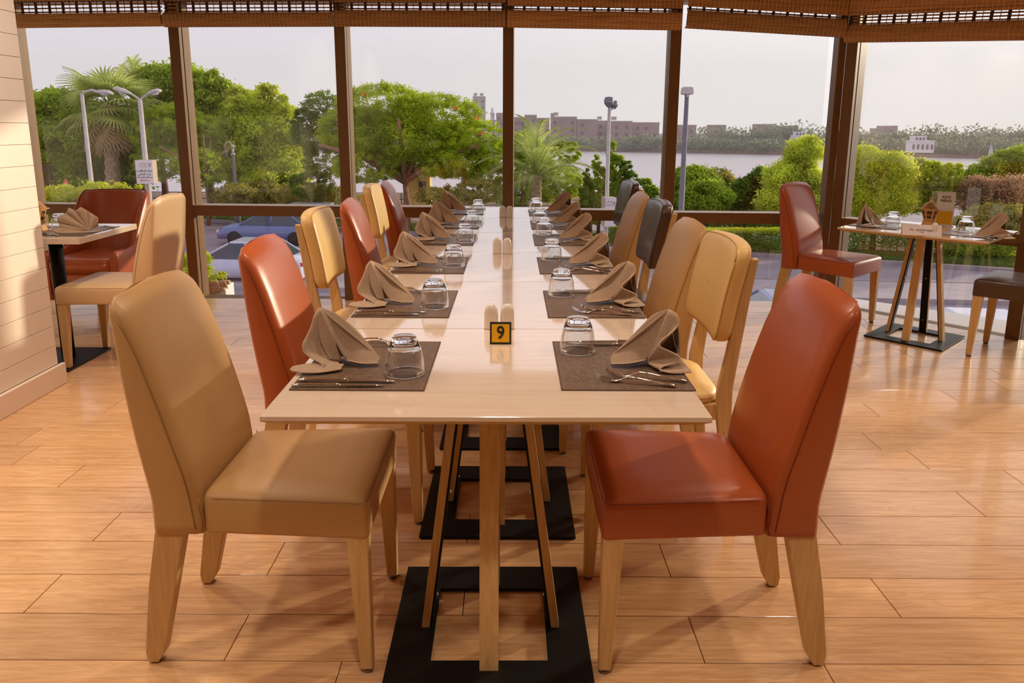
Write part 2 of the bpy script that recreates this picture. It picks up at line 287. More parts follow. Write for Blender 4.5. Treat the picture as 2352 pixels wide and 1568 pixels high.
M['sail'] = P('sail_cloth', (0.82, 0.78, 0.80), 0.8); M['hull'] = P('boat_hull', (0.25, 0.2, 0.2), 0.7)
M['carblue'] = P('blue_car_paint', (0.16, 0.20, 0.42), 0.25, coat=0.6, var=0.02); M['carwhite'] = P('pale_car_paint', (0.62, 0.62, 0.75), 0.25, coat=0.6, var=0.02); M['carglass'] = P('car_glass', (0.05, 0.07, 0.10), 0.1, coat=0.5); M['tyre'] = P('tyre', (0.02, 0.02, 0.02), 0.8); M['lampred'] = P('tail_lamp', (0.55, 0.02, 0.02), 0.3)
M['yellow'] = P('yellow_render', (0.74, 0.52, 0.20), 0.85, var=0.05, scale=1); M['bamboo_pole'] = P('bamboo_pole', (0.60, 0.36, 0.20), 0.55, var=0.2, scale=8); M['planter'] = P('white_planter', (0.86, 0.84, 0.80), 0.5, var=0.02)
M['fence'] = P('dark_fence', (0.10, 0.08, 0.08), 0.7); M['roofgrey'] = P('hut_roof', (0.42, 0.40, 0.42), 0.8)

# ================================================================ SETTING
# floor: slab + single planks with recessed joints
WY = lambda x: 5.648 - 0.0318 * x                    # front of the long window wall
CORN = Vector((2.42, 5.571)); DIR6 = Vector((0.682, -0.731)); N6 = Vector((0.731, 0.682))
floor = empty('floor', (0, 0, 0), kind='structure')
poly = [(-5.2, -5.2), (6.0, -5.2), (6.0, 3.87), (4.2, 3.87), (CORN.x + .18 * .5, CORN.y + .15), (-5.2, WY(-5.2) + .16)]
MB().prism(poly, -0.30, -0.006).build('floor_slab', M['grout'], floor)
MB().prism([(-5.2, -5.2), (6.0, -5.2), (6.0, 1.10), (-5.2, 1.10)], -0.006, 0.0).build('floor_boards_behind', M['plank'], floor)
PW, PL = 0.1845, 1.235
known = {0: 0.50, 1: 1.10, 2: 0.49, 3: 1.09, 4: 1.685, 6: 1.69, 5: 0.75, 7: 0.35, 8: 1.2}
pmesh = {}
def plank_geo(x0, x1, y0, y1):
    g = 0.0012; b = 0.0010
    mb = MB(); cx, cy = (x0 + x1) / 2, (y0 + y1) / 2; a, c = (x1 - x0) / 2 - g, (y1 - y0) / 2 - g
    return [(-a, -c), (a, -c), (a, c), (-a, c)], cx, cy, b
def clip_right(y):                                   # right glass line at height y on the floor
    if y > CORN.y: return CORN.x
    return min(5.95, CORN.x + (CORN.y - y) * DIR6.x / -DIR6.y) if y > 3.9 else 5.95
for r in range(-3, 22):
    y0 = 1.662 + PW * r; y1 = y0 + PW
    if y0 > 5.55: y1 = 5.76
    if y0 > 5.7: break
    off = known.get(r, random.random() * PL)
    x = off - PL * math.ceil((off + 5.1) / PL)
    while x < 6.0:
        xa, xb = max(x, -5.1), x + PL; x += PL
        ra, rb = clip_right(y0) + .05, clip_right(y1) + .05
        if xa > max(ra, rb) - 0.02: continue
        if xb < -2.45 and y1 < 3.7: continue         # under the solid left wall
        q = [(xa, y0), (min(xb, ra), y0), (min(xb, rb), y1), (xa, y1)]
        if q[2][0] - q[3][0] < 0.02: q = q[:2] + [q[3]]
        whole = abs(xb - xa - PL) < 1e-6 and xb <= min(ra, rb) and y0 <= 5.55
        cx, cy = (xa + q[1][0]) / 2, (y0 + y1) / 2
        key = 'w' if whole else None
        if key and key in pmesh: m = pmesh[key]
        else:
            g = 0.0012; qq = []
            mxy = (sum(p[0] for p in q) / len(q), sum(p[1] for p in q) / len(q))
            for p in q: qq.append((p[0] - cx - g * (1 if p[0] > mxy[0] else -1), p[1] - cy - g * (1 if p[1] > mxy[1] else -1)))
            i2 = [(a - .0012 * (1 if a > 0 else -1), b - .0012 * (1 if b > 0 else -1)) for a, b in qq]
            mb = MB(); n = len(qq)
            mb.add([(a, b, -.006) for a, b in qq] + [(a, b, -.0011) for a, b in qq] + [(a, b, 0) for a, b in i2],
                   [(i, (i + 1) % n, (i + 1) % n + n, i + n) for i in range(n)] + [(i + n, (i + 1) % n + n, (i + 1) % n + 2 * n, i + 2 * n) for i in range(n)] + [tuple(range(2 * n, 3 * n))])
            m = mb.mesh('plank'); m.materials.append(M['plank'])
            if key: pmesh[key] = m
        o = mk('plank', m, None, floor); o.location = (cx, cy, 0)
# left partition wall, shiplap boards
wl = empty('wall_left', (0, 0, 0), kind='structure')
WX, WE = -2.388, 3.72
MB().box(((-5.2 + WX) / 2, (WE - 5.2) / 2, 1.35), (WX + 5.2 - .012, WE + 5.2 - .02, 2.7)).build('wall_core', M['joint'], wl)
zs = [0.112] + [0.214 + .1035 * k for k in range(0, 24)]
for i in range(len(zs) - 1):
    z0, z1 = zs[i], zs[i + 1]
    if z0 > 2.65: break
    MB().box((WX - .006, (WE - 5.2) / 2, (z0 + z1) / 2), (.012, WE + 5.2, z1 - z0 - .0020)).build('board', M['wall'], wl, bevel=.0015)
    MB().box(((-5.2 + WX) / 2 - .006, WE - .004, (z0 + z1) / 2), (WX + 5.2 - .012, .012, z1 - z0 - .0020)).build('board', M['wall'], wl)
bl = MB().box((WX + .011, (WE - 5.2 + .03) / 2, .056), (.022, WE + 5.2 + .03, .112)).build('baseboard_left', M['base'], None, bevel=.004); tag(bl, kind='structure')
# other walls, ceiling (outside the frame)
for nm, c, d in (('wall_back', (0.4, -5.25, 1.35), (11.4, .1, 2.9)), ('wall_right', (6.05, -.65, 1.35), (.1, 9.1, 2.9))):
    tag(MB().box(c, d).build(nm, M['dim']), kind='structure')
tag(MB().box((-5.25, 4.7, 1.0), (.1, 2.3, 3.4)).build('wall_alcove', M['wall']), kind='structure')
cz = MB().box((0.4, -.4, 2.75), (11.3, 9.8, .1)).build('ceiling', M['ceil2']); tag(cz, kind='structure')
sof = MB().prism([(-5.2, 4.55), (1.9, 4.55), (4.1, 2.6), (6.0, 2.6), (6.0, 3.9), (4.4, 3.85), (CORN.x + .25, CORN.y + .25), (-5.2, WY(-5.2) + .25)], 2.252, 2.80).build('trim_1', M['ceil']); tag(sof, kind='structure')
# windows: each bay = mullion + transom + upper and lower pane
bays = [(-5.0, -3.79), (-3.79, -2.52), (-2.52, -1.28), (-1.28, -.035), (-.035, 1.185), (1.185, 2.36)]
def window(n, pa, pb, zt=0.735, right=True):
    pa, pb = Vector(pa), Vector(pb); d = (pb - pa).normalized(); nrm = Vector((-d.y, d.x)); ang = math.atan2(d.y, d.x); ln = (pb - pa).length
    W = empty('window_%d' % n, (pa.x, pa.y, 0), ang, kind='structure')
    lowz = -.25
    def bx(nm, x0, x1, y0, y1, z0, z1, m, bv=0): return MB().box(((x0 + x1) / 2, (y0 + y1) / 2, (z0 + z1) / 2), (x1 - x0, y1 - y0, z1 - z0)).build(nm, m, W, bevel=bv)
    bx('mullion', -.04, .04, 0, .045, lowz, 2.30, M['bronze'], .003)
    bx('gasket', -.034, .034, .045, .058, lowz, 2.30, M['gasket'])
    bx('reveal', -.04, .04, .058, .17, lowz, 2.30, M['bronze'], .002)
    bx('transom', .04, ln - .04, .004, .05, zt - .083, zt - .006, M['bronze'], .003)
    bx('sunlit_transom_top', .04, ln - .04, .0, .13, zt - .006, zt, M['reveal'], .001)
    bx('gasket', .04, ln - .04, .05, .10, zt - .08, zt - .006, M['gasket'])
    bx('pane', .035, ln - .035, .112, .118, zt, 2.30, M['pane'])
    bx('pane', .035, ln - .035, .112, .118, -.24, zt - .008, M['pane'])
    bx('sill_rail', .04, ln - .04, .09, .15, -.25, -.012, M['bronze'])
    return W
M['reveal'] = P('bronze_sunlit_top', (0.42, 0.30, 0.20), 0.35)  # transom tops lighter than the frame: sunlight put into the colour
n = 1
for a, b in bays:
    window(n, (a, WY(a)), (b, WY(b)), zt={5: .728, 6: .715}.get(n, .74)); n += 1
tag(MB().box((CORN.x - .035, WY(2.36) + .05, 1.02), (.055, .10, 2.56)).build('trim_2', M['bronze'], bevel=.003), kind='structure')
P0 = CORN + DIR6 * 0.03
for k in range(2):
    window(n, P0 + DIR6 * 1.215 * k, P0 + DIR6 * 1.215 * (k + 1), zt=.69); n += 1
_e = P0 + DIR6 * 2.43
tag(MB().box((_e.x, _e.y + .06, 1.1), (.10, .20, 2.7), rz=math.atan2(DIR6.y, DIR6.x)).build('trim_2', M['bronze'], bevel=.003), kind='structure')
tag(MB().prism([(_e.x + .02, _e.y + .05), (6.0, _e.y + .05), (6.0, _e.y + .17), (_e.x + .02, _e.y + .17)], 0, 2.75).build('wall_front', M['dim']), kind='structure')
# white ledge outside the right-hand glass
lg = MB().prism([tuple(CORN + N6 * .17 + DIR6 * -.1), tuple(CORN + N6 * .17 + DIR6 * 6), tuple(CORN + N6 * .62 + DIR6 * 6), tuple(CORN + N6 * .62 + DIR6 * 1.2), tuple(CORN + N6 * .45 + DIR6 * -.3)], -.22, -.012).build('trim_3', M['villa'], bevel=.006); tag(lg, kind='structure')
# woven bamboo blinds
def blind(pa, pb, zv, zg, zb, label, off=-.05, ztop=2.262, tilt=0.0):
    pa, pb = Vector(pa), Vector(pb); d = (pb - pa).normalized(); ang = math.atan2(d.y, d.x); ln = (pb - pa).length - .012
    B = empty('bamboo_blind', (pa.x, pa.y, 0), ang, label, 'blind', 'bamboo blinds rolled up along the windows')
    x0 = .006; k = 0; B.rotation_euler = (0, 0, 0); B.matrix_world = Matrix.Translation((pa.x, pa.y, 0)) @ Matrix.Rotation(ang, 4, 'Z') @ Matrix.Translation((0, 0, 2.2)) @ Matrix.Rotation(math.radians(tilt), 4, 'Y') @ Matrix.Translation((0, 0, -2.2))
    def slats(nm, pts, h, t=.004, x_in=0.0):
        mb = MB()
        for (y, z, tilt) in pts:
            R = Matrix.Rotation(tilt, 3, 'X'); j = random.uniform(-.0015, .0015)
            mb.box((x0 + ln / 2, y, z + j), (ln - 2 * x_in, t * random.uniform(.8, 1.4), h * random.uniform(.82, 1.0)), M=R)
        return tag(mb.build(nm, M['bamboo'], B), kind='stuff')
    sp = .0085
    nz = int((ztop - zv) / sp)
    slats('valance', [(off - .045, ztop - sp * (i + .5), 0) for i in range(nz)], sp)
    MB().box((x0 + ln / 2, off - .036, (ztop + zv) / 2), (ln - .004, .006, ztop - zv - .002)).build('valance_lining', M['tape'], B)
    n2 = max(1, int(round((zv - zg) / .024)))
    slats('open_weave', [(off - .02, zv - (zv - zg) * (i + .5) / n2, 0) for i in range(n2)], .011)
    r = (zg - zb) / 2; zc = (zg + zb) / 2; pts = []; m_ = int(PI * r * 1.15 / sp) + 2
    for i in range(m_ + 1):
        a = PI / 2 + PI * 1.15 * i / m_; pts.append((off - .03 + .62 * r * math.cos(a), zc + r * math.sin(a), math.atan2(.62 * math.sin(a), math.cos(a))))
    slats('rolled_hem', pts, sp * 1.15)
    MB().box((x0 + ln / 2, off - .028, zc), (ln - .01, .02, r * 1.5)).build('roll_core', M['tape'], B)
    cm = MB(); tp = MB(); nx = int(ln / .0295); 
    for i in range(nx + 1):
        x = x0 + .012 + (ln - .024) * i / nx
        cm.box((x, off - .0495, (ztop + zv) / 2), (.0030, .0025, ztop - zv))
        path = [(x, off - .03 + .62 * (r + .0035) * math.cos(PI / 2 + PI * 1.1 * q / 7) , zc + (r + .0035) * math.sin(PI / 2 + PI * 1.1 * q / 7)) for q in range(8)]
        cm.tube(path, .0020, 4)
    tag(cm.build('cord', M['cord'], B), kind='stuff')
    nt_ = int(ln / .098)
    for i in range(nt_ + 1):
        x = x0 + .02 + (ln - .04) * i / nt_
        tp.box((x, off - .024, (zv + zg) / 2), (.020, .003, zv - zg + .01)); tp.box((x + .049, off - .024, (zv + zg) / 2), (.0035, .003, zv - zg + .01)) if i < nt_ else None
    tag(tp.build('ladder_tape', M['tape'], B), kind='stuff')
    return B
nb = [(-4.9, -3.72, 'bamboo blind behind the end of the left wall, hidden leftmost of the row'), (-3.72, -2.55, 'first woven bamboo blind from the left, beside the white boarded wall'),
      (-2.55, -1.29, 'second woven bamboo blind from the left, above the street lantern'), (-1.29, -.045, 'third woven bamboo blind from the left, above the big flame tree'),
      (-.045, 1.21, 'fourth woven bamboo blind from the left, above the twin floodlight post'), (1.235, 2.37, 'fifth woven bamboo blind, sloping beside the window corner')]
zz = [(2.215, 2.135, 2.045), (2.213, 2.135, 2.042), (2.22, 2.145, 2.05), (2.215, 2.165, 2.055), (2.19, 2.165, 2.050), (2.19, 2.165, 2.045)]
for (a, b, lb), z, tl0 in zip(nb[1:], zz[1:], (-.7, -.2, .2, .9, 3.2)):
    blind((a, WY(a)), (b, WY(b)), *z, lb, tilt=tl0, ztop=2.262 + (.04 if tl0 > 2 else 0))
blind(CORN + DIR6 * .02, CORN + DIR6 * 1.24, 2.125, 2.065, 1.95, 'sixth woven bamboo blind, over the angled right window and small table', ztop=2.35, tilt=3.6)
blind(CORN + DIR6 * 1.27, CORN + DIR6 * 2.42, 1.62, 1.56, 1.45, 'unseen bamboo blind at far right, added half down to block the sun', ztop=2.25)  # out of view, lowered to keep sun off the near left chair
# downlights
for i, (x, y) in enumerate(DOWN):
    zc_ = 2.25 if y > 4.5 else 2.70
    t = empty('ceiling_downlight', (x, y, zc_), 0, 'round ceiling downlight out of the frame overhead, placed as room fill', 'light', 'recessed downlights in the ceiling')
    MB().lathe([(.05, 0), (.075, 0), (.078, -.006), (.05, -.004)], 24).build('trim_ring', M['bolt'], t)
    ld = bpy.data.lights.new('downlight', 'AREA'); ld.shape = 'DISK'; ld.size = .16; ld.energy = DOWN_W; ld.color = DOWN_COL; ld.spread = math.radians(115)
    lo = bpy.data.objects.new('downlight_lamp', ld); COL.objects.link(lo); lo.parent = t; lo.location = (0, 0, -.012)
#__PART2__
# ================================================================ FURNITURE
def rr(u0, u1, h0, h1, z, r=.02, k=4):               # rounded trapezoid ring: u0 rear (half width h0) .. u1 front (half width h1)
    pts = []
    for (cu, cv, a0) in ((u1 - r, h1 - r, 0), (u0 + r, h0 - r, PI / 2), (u0 + r, -h0 + r, PI), (u1 - r, -h1 + r, 1.5 * PI)):
        for i in range(k + 1):
            a = a0 + PI / 2 * i / k; pts.append(Vector((cu + r * math.cos(a), cv + r * math.sin(a), z)))
    return pts
def leg_mb(top, bot, z0, z1):                        # top/bot = (u0,u1,v0,v1)
    f = lambda q, z: [(q[0], q[2], z), (q[1], q[2], z), (q[1], q[3], z), (q[0], q[3], z)]
    return MB().hexa(f(bot, z0), f(top, z1))
def interp(tab, z):
    for (za, a), (zb, b) in zip(tab, tab[1:]):
        if z <= zb: return a + (b - a) * (z - za) / (zb - za)
    return tab[-1][1]
REAR = [(.372, -.270), (.462, -.268), (.542, -.279), (.653, -.294), (.772, -.308), (.877, -.319), (.96, -.327)]
FRONT = [(.372, -.142), (.48, -.152), (.53, -.160), (.60, -.177), (.70, -.203), (.815, -.238), (.89, -.268), (.93, -.292), (.96, -.318)]
HALF = [(.372, .195), (.48, .200), (.60, .206), (.75, .206), (.90, .201), (.96, .195)]
def chair_upholstered(mat, seam):
    t = empty('upholstered_chair')
    # backrest (runs down to the seat frame)
    rings = []; nn = 22
    zz_ = [.372 + (.915 - .372) * i / (nn - 1) for i in range(nn)]
    def ring(z, ins=0.0, sh=0.0):
        ur, uf, h = interp(REAR, z), interp(FRONT, z), interp(HALF, z) - ins; q_ = min(ins * .5, (uf - ur) * .36); ur += q_; uf -= q_
        P_ = []; K = 10; r = min(.022, (uf - ur) * .45)
        bul = .016 * min(1, max(0, (z - .42) / .12)) * max(0, 1 - ins / .035)
        for i in range(K + 1):                       # front face from +v to -v, gently domed
            v = (h - r) * (1 - 2 * i / K); P_.append(Vector((uf + bul * (1 - (v / h) ** 2), v, z)))
        P_ += [Vector((uf - .3 * r, -h + .3 * r, z)), Vector((uf - r, -h, z))]
        P_ += [Vector((ur + r * .5, -h, z)), Vector((ur, -h + r * .5, z))]
        for i in range(1, 4): P_.append(Vector((ur, (-h + r) + (2 * (h - r)) * i / 4, z)))
        P_ += [Vector((ur, h - r * .5, z)), Vector((ur + r * .5, h, z)), Vector((uf - r, h, z)), Vector((uf - .3 * r, h - .3 * r, z))]
        return P_
    for z in zz_: rings.append(ring(z))
    for z, ins in ((.925, .002), (.934, .006), (.941, .012), (.946, .019), (.950, .028)):
        R_ = ring(z, ins)
        rings.append(R_)
    top = rings[-1]; n_ = len(top)
    for R_ in rings:                                 # the top edge arches gently
        for p in R_:
            k_ = max(0, (p.z - .70) / .26); p.z += .020 * k_ * k_ * (1 - (p.y / .2) ** 2)
    MB().loft(rings).build('backrest', mat, t)
    # seat
    rg = []
    for z, i_, rd in ((.377, .002, .012), (.384, 0, .012), (.452, 0, .014), (.466, .002, .016), (.474, .008, .02), (.480, .020, .03), (.485, .045, .04), (.489, .09, .05)):
        rg.append(rr(-.142 + i_ * .3, .260 - i_, .198 - i_ * .9, .222 - i_, z, rd))
    MB().loft(rg).build('seat', mat, t)
    # piping along the seat edge and the back edges
    e = rr(-.13, .2565, .1965, .2185, .4665, .018); e = e + [e[0]]
    MB().tube([p for p in e if p.x > -.14], .0016, 5).build('piping', seam, t)
    for s_ in (1, -1):
        pts = [(interp(FRONT, z) - .021, s_ * (interp(HALF, z) + .0003), z) for z in [.385 + (.915 - .385) * i / 18 for i in range(19)]]
        MB().tube(pts, .0016, 5).build('piping', seam, t)
        a = MB().tube([(-.148, s_ * .2005, .378), (-.140, s_ * .2025, .42), (-.146, s_ * .2030, .47)], .0016, 5).build('piping', seam, t)
        v0, v1 = (.174, .218) if s_ > 0 else (-.218, -.174)
        w0, w1 = (.180, .213) if s_ > 0 else (-.213, -.180)
        leg_mb((.204, .256, v0, v1), (.226, .256, w0, w1), .012, .380).build('leg', M['oakleg'], t, bevel=.003)
        v0, v1 = (.150, .190) if s_ > 0 else (-.190, -.150)
        w0, w1 = (.150, .182) if s_ > 0 else (-.182, -.150)
        mb = MB(); mb.loft([[Vector(q) for q in ((a_, v0_, z), (b_, v0_, z), (b_, v1_, z), (a_, v1_, z))] for a_, b_, v0_, v1_, z in
                 ((-.322, -.296, w0, w1, .004), (-.326, -.276, w0, w1, .035), (-.298, -.232, v0, v1, .22), (-.268, -.196, v0, v1, .376))], smooth=False)
        mb.build('leg', M['oakleg'], t, bevel=.003)
        MB().lathe([(0, 0), (.013, 0), (.015, .004), (.015, .012), (0, .012)], 12, (.241, s_ * .197, 0)).build('glide', M['glide'], t)
        MB().lathe([(0, 0), (.012, 0), (.012, .006), (0, .006)], 12, (-.308, s_ * .166, 0)).build('glide', M['glide'], t)
    return t
def chair_padback(mat, seam):
    t = empty('pad_back_chair')
    for s_ in (1, -1):
        v0, v1 = (.178, .206) if s_ > 0 else (-.206, -.178)
        sec = [(-.272, -.240, 0.004), (-.250, -.210, .20), (-.228, -.176, .42), (-.226, -.176, .50), (-.240, -.198, .62), (-.262, -.226, .80), (-.280, -.252, .925), (-.283, -.262, .938)]
        MB().loft([[Vector(q) for q in ((a, v0, z), (b, v0, z), (b, v1, z), (a, v1, z))] for a, b, z in sec], smooth=False).build('back_post', M['oakleg'], t, bevel=.005)
        v0, v1 = (.160, .200) if s_ > 0 else (-.200, -.160); w0, w1 = (.168, .196) if s_ > 0 else (-.196, -.168)
        leg_mb((.190, .232, v0, v1), (.205, .232, w0, w1), .012, .43).build('leg', M['oakleg'], t, bevel=.003)
        MB().lathe([(0, 0), (.012, 0), (.014, .004), (.014, .012), (0, .012)], 12, (.218, s_ * .182, 0)).build('glide', M['glide'], t)
        MB().box((0, s_ * .187, .418), (.40, .022, .055)).build('seat_rail', M['oakleg'], t, bevel=.002)
    MB().box((.218, 0, .418), (.022, .36, .055)).build('seat_rail', M['oakleg'], t, bevel=.002)
    MB().box((-.20, 0, .418), (.022, .36, .055)).build('seat_rail', M['oakleg'], t, bevel=.002)
    rg = []
    for z, i_ in ((.446, .0), (.450, -.006), (.468, -.008), (.480, -.002), (.490, .014), (.497, .045), (.501, .09)):
        rg.append(rr(-.190 + i_, .255 - i_, .195 - i_, .225 - i_, z, .085 - i_ * .3, 6))
    MB().loft(rg).build('seat', mat, t)
    e = rr(-.197, .262, .202, .232, .4665, .085, 6); MB().tube(e + [e[0]], .0022, 5).build('piping', seam, t)
    # padded back: rounded slab, leaning, curved in plan
    nz_, nv = 12, 14
    def pad(z, v): # rear surface u
        return interp([(.60, -.194), (.80, -.224), (.98, -.262)], z) - .018 * (1 - (v / .21) ** 2)
    rows = []; zc, hz, hv = .815, .158, .215
    rg = []
    for d_, ins in ((-.004, .028), (0.0, .010), (.006, .002), (.016, 0), (.038, 0), (.048, .003), (.054, .010), (.058, .026), (.060, .05)):
        P_ = []
        a_, b_ = hv - ins, hz - ins; r_ = .042
        for (cv, cz_, a0) in ((a_ - r_, b_ - r_, 0), (-a_ + r_, b_ - r_, PI / 2), (-a_ + r_, -b_ + r_, PI), (a_ - r_, -b_ + r_, 1.5 * PI)):
            ed = []
            for i in range(5):
                a = a0 + PI / 2 * i / 4; ed.append((cv + r_ * math.cos(a), cz_ + r_ * math.sin(a)))
            P_ += ed
        # subdivide long sides so that the curvature shows
        Q = []
        for i, (v, z) in enumerate(P_):
            v2, z2 = P_[(i + 1) % len(P_)]; Q.append((v, z)); dl = math.hypot(v2 - v, z2 - z)
            if dl > .1:
                for k in range(1, 6): Q.append((v + (v2 - v) * k / 6, z + (z2 - z) * k / 6))
        QL = list(Q)
        ring = [Vector((pad(zc + z, v) + d_, v, zc + z + .012 * (1 - (v / hv) ** 2) * (1 if z > 0 else 0))) for v, z in Q]
        rg.append(ring)
    for f_ in (.8, .6, .4, .2, .05):
        rg.append([Vector((pad(zc + z_ * f_, v_ * f_) + .061 + .004 * (1 - f_), v_ * f_, zc + z_ * f_ + .012 * (1 - (v_ * f_ / hv) ** 2) * (1 if z_ > 0 else 0))) for v_, z_ in QL])
    MB().loft(rg).build('back_pad', mat, t)
    MB().tube([p + Vector((.001, 0, 0)) for p in rg[5]] + [rg[5][0]], .0018, 5).build('piping', seam, t)
    return t
protoA = {k: Proto(lambda k=k: chair_upholstered(M[k], M['seam_' + k])) for k in ('tan', 'red', 'camel', 'cream', 'brown')}
protoB = {k: Proto(lambda k=k: chair_padback(M[k], M['seam_' + k])) for k in ('cream', 'brown')}
GC = 'chairs along the long dining table'
def chair(kind, col, x, y, deg, label, group=GC):
    o = (protoA if kind == 'A' else protoB)[col].get(); return place(o, (x, y, 0), math.radians(deg), label, 'chair', group)
chair('A', 'tan', -.600, 1.830, 0, 'tan leather dining chair at the near left corner of the long table, largest in view')
chair('A', 'red', -.560, 2.535, 0, 'bright russet leather chair behind the tan one, left side of the long table')
chair('B', 'cream', -.640, 3.300, 2, 'cream pad-back chair with wood posts between two russet chairs, left of the long table')
chair('A', 'red', -.565, 3.960, 2, 'russet leather chair between the two cream pad-back chairs on the left')
chair('B', 'cream', -.668, 4.760, 2, 'smaller cream pad-back chair second from the window on the left of the long table')
chair('A', 'red', -.590, 5.270, 2, 'dull russet chair nearest the window on the left of the long table')
chair('A', 'red', .478, 1.830, 180, 'russet leather dining chair at the near right corner of the long table, with glossy seat')
chair('B', 'cream', .505, 2.520, 180, 'cream pad-back chair with exposed wood posts, second on the right of the long table')
chair('A', 'tan', .452, 3.110, 182, 'tan chair with rounded top between the cream and brown pad-back chairs on the right')
chair('B', 'brown', .520, 3.780, 180, 'dark brown pad-back chair between two tan chairs on the right')
chair('A', 'tan', .465, 4.430, 182, 'tan chair between the two dark brown pad-back chairs on the right')
chair('B', 'brown', .590, 5.170, 182, 'small dark brown pad-back chair nearest the window on the right of the long table')
chair('A', 'camel', -2.245, 4.160, 180, 'pale camel leather chair at the small table beside the white boarded wall', 'chairs at the side tables')
chair('A', 'red', 2.245, 5.130, -49, 'russet leather chair by the window corner at the small right-hand table', 'chairs at the side tables')
chair('A', 'brown', 3.075, 4.260, 135, 'dark brown leather chair cut off by the right edge of the picture', 'chairs at the side tables')
# armchair at the window, left table
def armchair():
    t = empty('tub_armchair'); R = M['red']
    nn = 28
    def shell(th, off, z):                           # plan: open front U, u forward
        pass
    out, inn = [], []
    path = []
    for i in range(nn + 1):                          # from front of left arm, round the back, to front of right arm
        s_ = i / nn
        if s_ < .3: q = s_ / .3; p = Vector((.27 - .44 * q, .30 - .02 * q * 0, 0)); d = Vector((-1, 0, 0))
        elif s_ > .7: q = (s_ - .7) / .3; p = Vector((-.17 + .44 * q, -.30, 0)); d = Vector((1, 0, 0))
        else:
            a = PI / 2 + PI * (s_ - .3) / .4; p = Vector((-.17 + .15 * math.cos(a) * 1.0, .30 * math.sin(a), 0)); d = Vector((-.15 * math.sin(a), .30 * math.cos(a), 0)).normalized()
        nrm = Vector((-d.y, d.x, 0))                  # points inwards or outwards
        k = max(0, min(1, (s_ - .16) / .16)) if s_ < .5 else max(0, min(1, (.84 - s_) / .16)); k = k * k * (3 - 2 * k)
        topz = .50 + .37 * k
        path.append((p, nrm, topz, k))
    rows_o, rows_i = [], []
    mb = MB(); rings = []
    for p, nrm, tz, k in path:
        lean = -.09 * k; r = []
        for z, th in ((.17, .028), (.40, .03), (tz - .02, .026), (tz - .004, .018), (tz, .0)):
            q = (z - .17) / .7; r.append(p + Vector((lean * q * (1 if k > 0 else 0), 0, z)) - nrm * th * 1)
        for z, th in ((tz - .004, .018), (tz - .02, .026), (.40, .03), (.17, .028)):
            q = (z - .17) / .7; r.append(p + Vector((lean * q, 0, z)) + nrm * th)
        rings.append(r)
    mb.loft(rings).build('back_shell', R, t)
    MB().tube([r[4] + Vector((0, 0, .002)) for r in rings], .004, 6).build('piping', M['seam_red'], t)
    rg = [rr(-.24 + i_ * .4, .29 - i_, .22, .268 - i_, z, .05, 5) for z, i_ in ((.20, .0), (.30, 0), (.36, .0), (.42, 0), (.440, .006), (.452, .02), (.458, .05))]
    MB().loft(rg[:3]).build('seat_base', R, t); MB().loft([[p + Vector((0, 0, 0)) for p in r] for r in rg[3:]] ).build('seat_top', R, t)
    MB().loft([rr(-.24, .295, .22, .268, z, .05, 5) for z in (.36, .43)]).build('seat_cushion', R, t)
    for u in (.2, -.2):
        for v in (.22, -.22): leg_mb((u - .02, u + .02, v - .02, v + .02), (u - .012 + (.02 if u > 0 else -.02), u + .012 + (.02 if u > 0 else -.02), v - .012, v + .012), 0, .18).build('leg', M['oakleg'], t)
    return t
ac = armchair(); ac.scale = (1, .77, 1)
place(ac, (-2.93, 5.18, 0), math.radians(-90), 'russet leather tub armchair with its back to the window, left table', 'armchair', 'chairs at the side tables')

